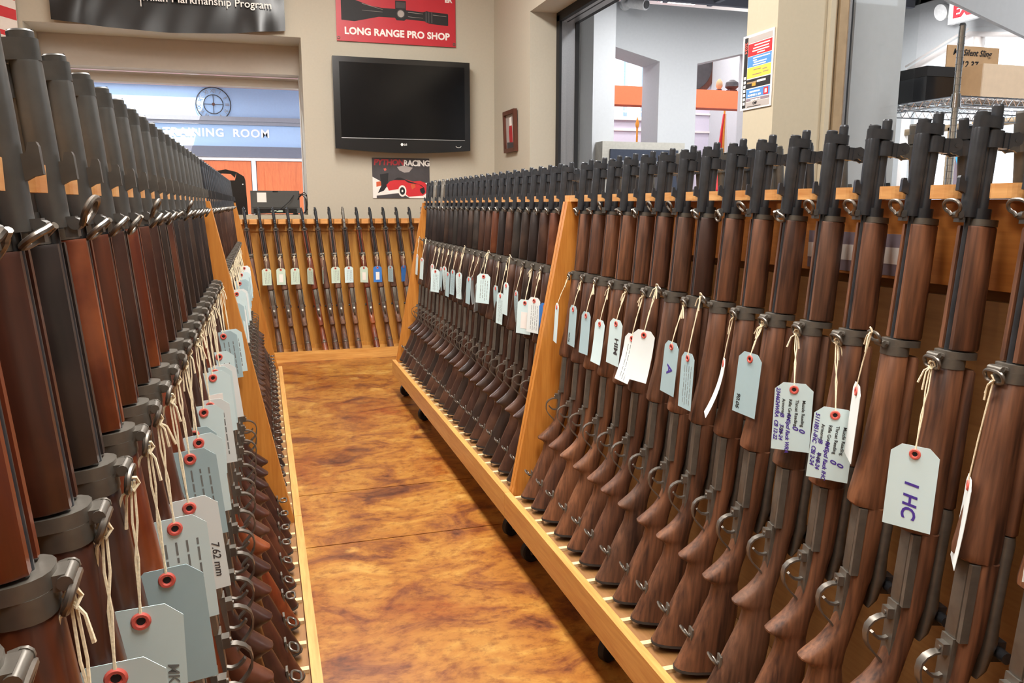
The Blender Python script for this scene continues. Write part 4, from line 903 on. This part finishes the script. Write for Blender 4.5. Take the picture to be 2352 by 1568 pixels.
mk('LN', 'wooden rolling rack of worn oily rifles facing the fresh walnut ones', -1, XL, YN, YJ, slots(yLN, YN, YJ), slots(yLN, YN, YJ), [(.0,2.33,.2),(.0,.15,.2),(-.47,2.33,0),(-.47,.15,0)])
mk('LF', 'wooden rolling rack of dark rifles leading up to the printer ledge', -1, XL, YJ, YE, slots(yLF, YJ, YE), slots(yLF, YJ, YE), [(.0,2.55,.2),(.0,4.74,.2),(-.47,2.55,0),(-.47,4.74,0)])

rnd = random.Random(11)
def swing(): return rnd.choice([-.15, -.35, -.6, -.25, -.9])
GNAMES = {'RN': ('fresh walnut rifle on the poster pillar rack', 'fresh walnut rifles in the rack by the poster pillar'), 'RF': ('dark rifle in the rack by the framed photo', 'dark rifles in the rack by the framed photo'),
          'LN': ('worn oily rifle facing the fresh walnut rack', 'worn rifles facing the fresh walnut ones'), 'LF': ('dark rifle in the rack leading to the printer', 'dark rifles in the rack leading to the printer')}
def counted(key, k_): return '%s, %s from the shared end panel' % (GNAMES[key][0], ORD[k_])
anchors = {}
def row(key, ys, xm, side, rev, woodf, metalf, swf):
    bx_, bz_ = base_for(xm, side); n = len(ys)
    for i, y in enumerate(ys):
        k_ = (n-i) if rev else (i+1)          # counted away from the panels where near and far racks meet
        wm, hw = woodf(i); st, sl, bt = swf(i)
        jit = rnd.uniform(-.007, .007)
        e, Mx = rifle(counted(key, k_), GNAMES[key][1], (bx_, y + jit*.98, bz_+.002), 0 if side > 0 else PI, LEAN, jit if side > 0 else -jit, wm, metalf(i), hw, st, sl, bt, twist=(-.24 if side > 0 else .04)+rnd.uniform(-.05,.05))
        p = Vector(PIV['sling_swivel']); d = Vector((math.sin(sl), 0, math.cos(sl)))*-.018
        anchors[key, i] = (Mx @ (p+d)), k_
UP = [2.6, 2.5, 2.7, 2.5, 2.4]
def sw_rn(i):
    j = i-3          # j = 0 .. the rifle wearing the big 1 HC card
    st = 2.75 if j < 4 else (rnd.choice([-.7, 2.75, .9+PI/2, -.3, 2.7]) if j < 8 else rnd.choice([-.5, 2.7, -.9]))
    return st, (2.6 if j in (1, 6, 8) else rnd.uniform(-.5, -.2)), rnd.uniform(2.2, 2.5)
row('RN', yRN, XR, 1, True, lambda i: (NEW[rnd.randrange(4)], None if i != 10 else DARK[2]), lambda i: M['gun'], sw_rn)
row('RF', yRF, XR, 1, False, lambda i: ((DARK[2] if i % 3 else DARK[1]), DARK[[0,4,2,0,1,3,2,0,4,2,2,3,1,0,0,3,0,1,0,0,0,0,0][i]]), lambda i: (M['gunlight'] if i in (18, 20) else M['gun']), lambda i: (rnd.uniform(-.9,-.3), rnd.choice([-.3,-.5,2.5]), 2.3+rnd.uniform(-.2,.2)))
row('LN', yLN, XL, -1, True, lambda i: (lambda c_: (OLD[c_[0]], (OLD+DARK)[c_[1]]))([(0,1),(3,0),(1,1),(2,4),(0,0),(1,3),(1,2),(0,0),(1,1),(2,2),(2,5),(1,1),(2,4),(0,5),(2,4),(1,5),(1,4),(2,4),(2,4),(2,4)][i]), lambda i: M['gunold'], lambda i: (2.6 if i in (3, 7, 12) else rnd.uniform(-1.1,-.6), rnd.uniform(-.5,-.15), rnd.uniform(1.0, 1.6)))
row('LF', yLF, XL, -1, False, lambda i: (DARK[rnd.choice([1,2,2])], (DARK[0] if i < 5 else DARK[2])), lambda i: M['gun'], lambda i: (rnd.uniform(-1.1,-.5), rnd.uniform(-.5,-.2), rnd.uniform(1.0, 1.6)))
# rifles on the far faces of the right racks (their sights face the aisle)
for key, ys, lb, gp in (('RN', yBN, 'rifle on the far face of the fresh walnut rack', 'rifles on the far face of the fresh walnut rack'), ('RF', yBF, 'rifle on the far face of the framed-photo rack', 'rifles on the far face of the framed-photo rack')):
    bx_, bz_ = base_for(1.096, -1); n = len(ys)
    for i, y in enumerate(ys):
        if key == 'RN' and y < .75: continue
        k_ = (n-i) if key == 'RN' else i+1
        rifle('%s, %s from the shared end panel' % (lb, ORD[k_]), gp, (bx_, y, bz_+.002), PI, LEAN, 0, DARK[rnd.randrange(3)], M['gunold'] if i % 2 else M['gun'], None, -.4, -.3, -.3)

# ------------------------------------------------------------------ far floor rack
fx0, fx1 = -.32, 1.44
fr_ = thing('floor_rack', 'wooden floor rack of spaced rifles below the television', 'rifle rack', ((fx0+fx1)/2, 6.2, 0))
cx = (fx0+fx1)/2
def fb(b, xa, xb, ya, yb, za, zb): return b.box(xa-cx, xb-cx, ya-6.2, yb-6.2, za, zb)
fb(MB(), fx0, fx1, 6.045, 6.07, .0, .075).build('front_lip', M['plyx'], fr_); fb(MB(), fx0, fx1, 6.07, 6.40, 0, .045).build('shelf', M['plyx'], fr_)
fb(MB(), fx0, fx1, 6.375, 6.39, .045, 1.022).build('back_board', M['oak'], fr_); fb(MB(), fx0, fx1, 6.360, 6.375, .045, .075).build('cleat', M['oak'], fr_)
fb(MB(), fx0, fx1, 6.355, 6.375, .965, 1.02).build('top_cleat', M['oak'], fr_)
LEANF, SIDEF = .08, -.105
muzX = [-.022*6.3/6.2 - .1034 + .1034*i for i in range(14)]
rail_y = 6.30
fmx = [m + .0 for m in muzX]
b = MB(); b.box(fx0-cx, fx1-cx, 6.325-6.2, 6.40-6.2, 1.022, 1.058)
xs_ = [m+.012 for m in fmx]; ed = [fx0] + [c_ for x in xs_ for c_ in (x-.022, x+.022)] + [fx1]
for a, c_ in zip(ed[::2], ed[1::2]):
    rr = .012; y0_ = 6.245; pts = [(c_, 6.3255), (a, 6.3255)]
    for t in range(5): an = PI/2*t/4; pts.append((a+rr*(1-math.cos(an)), y0_+rr*(1-math.sin(an))))
    for t in range(5): an = PI/2*t/4; pts.append((c_-rr*(1-math.sin(an)), y0_+rr*(1-math.cos(an))))
    b.prism([(x-cx, y-6.2) for x, y in pts], 'Z', 1.022, 1.058)
b.build('notched_rail', M['railx'], fr_)
tilts = [.088,.10,.10,.10,.12,.10,.075,.068,.10,.105,.10,.10,.09,.1]
far_tags = [None, 'taggreen', 'taggreen', 'taggreen', 'taggreen', 'taggreen', 'taggreen', 'tagblue', 'taggreen', 'tagsky', 'taggrey', 'tagsky', 'tagsky', None]
fyaw = [0, .0, .15, .2, .9, 1.35, 0, .1, .55, 0, 1.1, .8, .3, 0]
for i, mx_ in enumerate(fmx):
    dx = math.sin(tilts[i])*LEN
    e, Mx = rifle('rifle on the floor rack below the television, %s from the printer end' % ORD[i+1], 'rifles on the floor rack below the television', (mx_+dx, 6.208, .049), PI/2, LEANF, -tilts[i], (NEW+OLD[:1]+DARK[2:3])[rnd.randrange(5)], M['gunlight'] if i == 7 else M['gun'], DARK[2] if i % 2 else None, -.3, -.4, -.9)
    if far_tags[i]:
        p = Mx @ (Vector(PIV['sling_swivel']) + Vector((-.026,0,-.018)))
        cnt = 'sticker' if i in (2, 8, 9) else ('lines' if i not in (11,) else None)
        paper_tag('%s paper tag hanging on the %s rifle below the television' % ({'taggreen':'pale green','tagblue':'pale blue','tagsky':'bright blue','taggrey':'grey-blue'}[far_tags[i]], ORD[i+1]), 'tags on the floor rack rifles', p, -PI/2+fyaw[i]*(1 if i % 2 else -1), .085, 0, far_tags[i], 0, cnt, i)

# ------------------------------------------------------------------ tags on the racks
FORM = lambda hand: [('Muzzle Reading', .0078, .018, -.030, 'ink', .0001, 0), ('Throat Reading', .0078, .0065, -.030, 'ink', .0001, 0), ('Rifle Grade', .0078, -.005, -.030, 'ink', .0001, 0), ('Armorer          Date', .0078, -.0165, -.030, 'ink', .0001, 0)] + hand
f3 = FORM([('0', .014, .018, -.092, 'purple', .0004, .3), ('0', .014, .0065, -.088, 'purple', .0004, .3), ('RMSpcl Rack IHC', .0094, -.006, -.058, 'purple', .0003, .3), ('JB      4-18-24', .0094, -.0175, -.056, 'purple', .0003, .3), ('5111851-IHC  CBI 2-24', .0094, -.027, -.012, 'purple', .0003, .3)])
f4 = FORM([('0', .014, .018, -.082, 'purple', .0004, .3), ('0', .014, .0065, -.078, 'purple', .0004, .3), ('RMSpcl Rack WRA', .0094, -.006, -.056, 'purple', .0003, .3), ('JB     3-26-24', .0094, -.0175, -.056, 'purple', .0003, .3), ('2344624WRA  CB 12-22', .0094, -.027, -.010, 'purple', .0003, .3)])
hc = [('1 HC', .027, .0, -.050, 'purple', .0006, .15)]
NX = PI          # facing -x
# index j counts from the rifle of the big 1 HC card; (normal turn from -x toward -y, string, material, curl, content, dx out, dy)
RNT = {-2: (1.0,.10,'tagwhite',0,None), -1: (-.75,.135,'tagwhite',.1,None), 0: (.55,.115,'tagblue',.05,hc), 1: (-.55,.085,'tagwhite',0,None), 2: (.85,.105,'tagblue',0,f3), 3: (.85,.085,'tagblue',0,f4), 4: (.12,.055,'taggrey',.1,[('90.06', .014, -.02, -.085, 'ink', .0002, .2)]), 5: (-.5,.085,'tagwhite',.5,None), 6: (-.1,.125,'taggrey',.0,'lines'), 7: (0.,.085,'taggrey',.15,[('A', .034, .0, -.055, 'purple', .0008, 0)]),
       8: (.45,.105,'tagwhite',.25,None), 9: (.1,.10,'tagwhite',.35,'lines'), 10: (.1,.075,'tagblue',.15,[('HIM', .026, .01, -.05, 'dgrey', .0008, 0)]), 11: (0.,.09,'tagblue',.1,None), 12: (0.,.08,'taggrey',.05,None), 13: (-.05,.075,'taggrey',.0,[('90.06', .014, -.02, -.085, 'ink', .0002, .2)]), 14: (-.2,.08,'tagblue',0,None)}
DESC = {'tagblue': 'pale blue', 'tagwhite': 'off-white', 'taggrey': 'grey-blue', 'tagsky': 'bright blue', 'tagdark': 'dark green', 'taggreen': 'pale green'}
def rack_tag(key, i, nang, L, mat, curl, content, out, seed, off=(0,0,0), roll=0., sx=0., sy=0.):
    P, k_ = anchors[key, i]; P = P + Vector(off)
    where = {'RN': 'fresh walnut rifle of the poster pillar rack', 'RF': 'dark rifle of the framed photo rack', 'LN': 'worn rifle of the rack facing fresh walnut', 'LF': 'dark rifle of the printer-side rack'}[key]
    lab = '%s paper tag tied to the %s %s' % (DESC[mat], ORD[k_], where)
    paper_tag(lab, {'RN':'tags on the fresh walnut rifles','RF':'tags on the framed photo rack','LN':'tags on the worn rifles','LF':'tags on the printer-side rack'}[key], P, nang, L, LEAN*.8 if key[0] == 'R' else -LEAN*.8, mat, curl, content, seed, 1., out, roll, sx, sy)
AX = (0, 1, 0)
for j, (fi, L, mt, cu, ct) in RNT.items():
    i = j+3
    ofs = .022 + .024*abs(math.sin(fi)) if fi > -.3 else .010
    rack_tag('RN', i, NX + fi, L, mt, 0 if isinstance(ct, list) else -cu*.45, ct, AX, i, (-.002, 0, 0), rnd.uniform(-.05,.05), {2: .014, 3: .006}.get(j, 0), -round(ofs, 2))
rfy = [.25,.35,.6,-.1,0,.1,0,.75,-.5,-.45,.05,.1,.15,.1,.05,.1,.0,.55,.1,-.2,.1,-.2,0]
rfm = ['tagsky','tagwhite','tagblue','taggrey','tagblue','tagblue','taggrey','tagblue','tagwhite','tagwhite','taggrey','tagblue','tagblue','taggrey','taggrey','tagblue','taggrey','tagblue','tagwhite','tagwhite','tagblue','tagwhite','tagblue']
for i in range(len(yRF)):
    if i in (19, 21): continue
    rack_tag('RF', i, NX + rfy[i], [.10,.09,.11,.09,.10,.12][i % 6], rfm[i], 0 if i % 3 else .1, ('sticker' if i == 2 else ('lines' if i % 2 else None)), AX, i, (-.002, 0, 0), 0, 0, -round(.014+.026*abs(math.sin(rfy[i])), 2))
lnm = ['taggrey','tagblue','tagblue','tagblue','taggrey','tagblue','tagwhite','taggrey','tagblue','taggrey','tagblue','tagwhite','tagblue','tagblue','tagwhite','tagblue','tagdark']
for i in range(len(yLN)):
    if i < 1 or i == 16: continue
    mt = lnm[i % len(lnm)]
    ct = {3: [('MKZ: M100-1', .013, .022, -.055, 'pencil', .0001, .2)], 5: 'lines', 4: None}.get(i, 'lines' if i % 2 else 'sticker')
    if i == 6: ct = [('Muzzle Reading', .0105, .010, -.030, 'ink', .0001, 0), ('Throat Reading', .0105, -.004, -.030, 'ink', .0001, 0), ('Rifle Grade', .0105, -.018, -.030, 'ink', .0001, 0), ('7.62 mm', .013, .022, -.062, 'dgrey', .0001, .2), ('2', .013, .009, -.090, 'dgrey', .0002, .2), ('1', .013, -.005, -.090, 'dgrey', .0002, .2)]
    rack_tag('LN', i, -PI/2 + rnd.uniform(.05,.3), [.105,.12,.09,.10,.115][i % 5], mt, .0, ct, AX, i, (.002, 0, 0), rnd.uniform(-.04,.08), .0, -.022)
for i in range(len(yLF)):
    if i > 19: continue
    mt = ['taggrey','tagblue','taggrey','tagwhite','tagblue'][i % 5]
    rack_tag('LF', i, -PI/2 + rnd.uniform(.1,.5), [.10,.12,.085,.11][i % 4], mt, 0, 'lines' if i % 2 else None, AX, i, (.002, 0, 0), 0, .004, -.022)
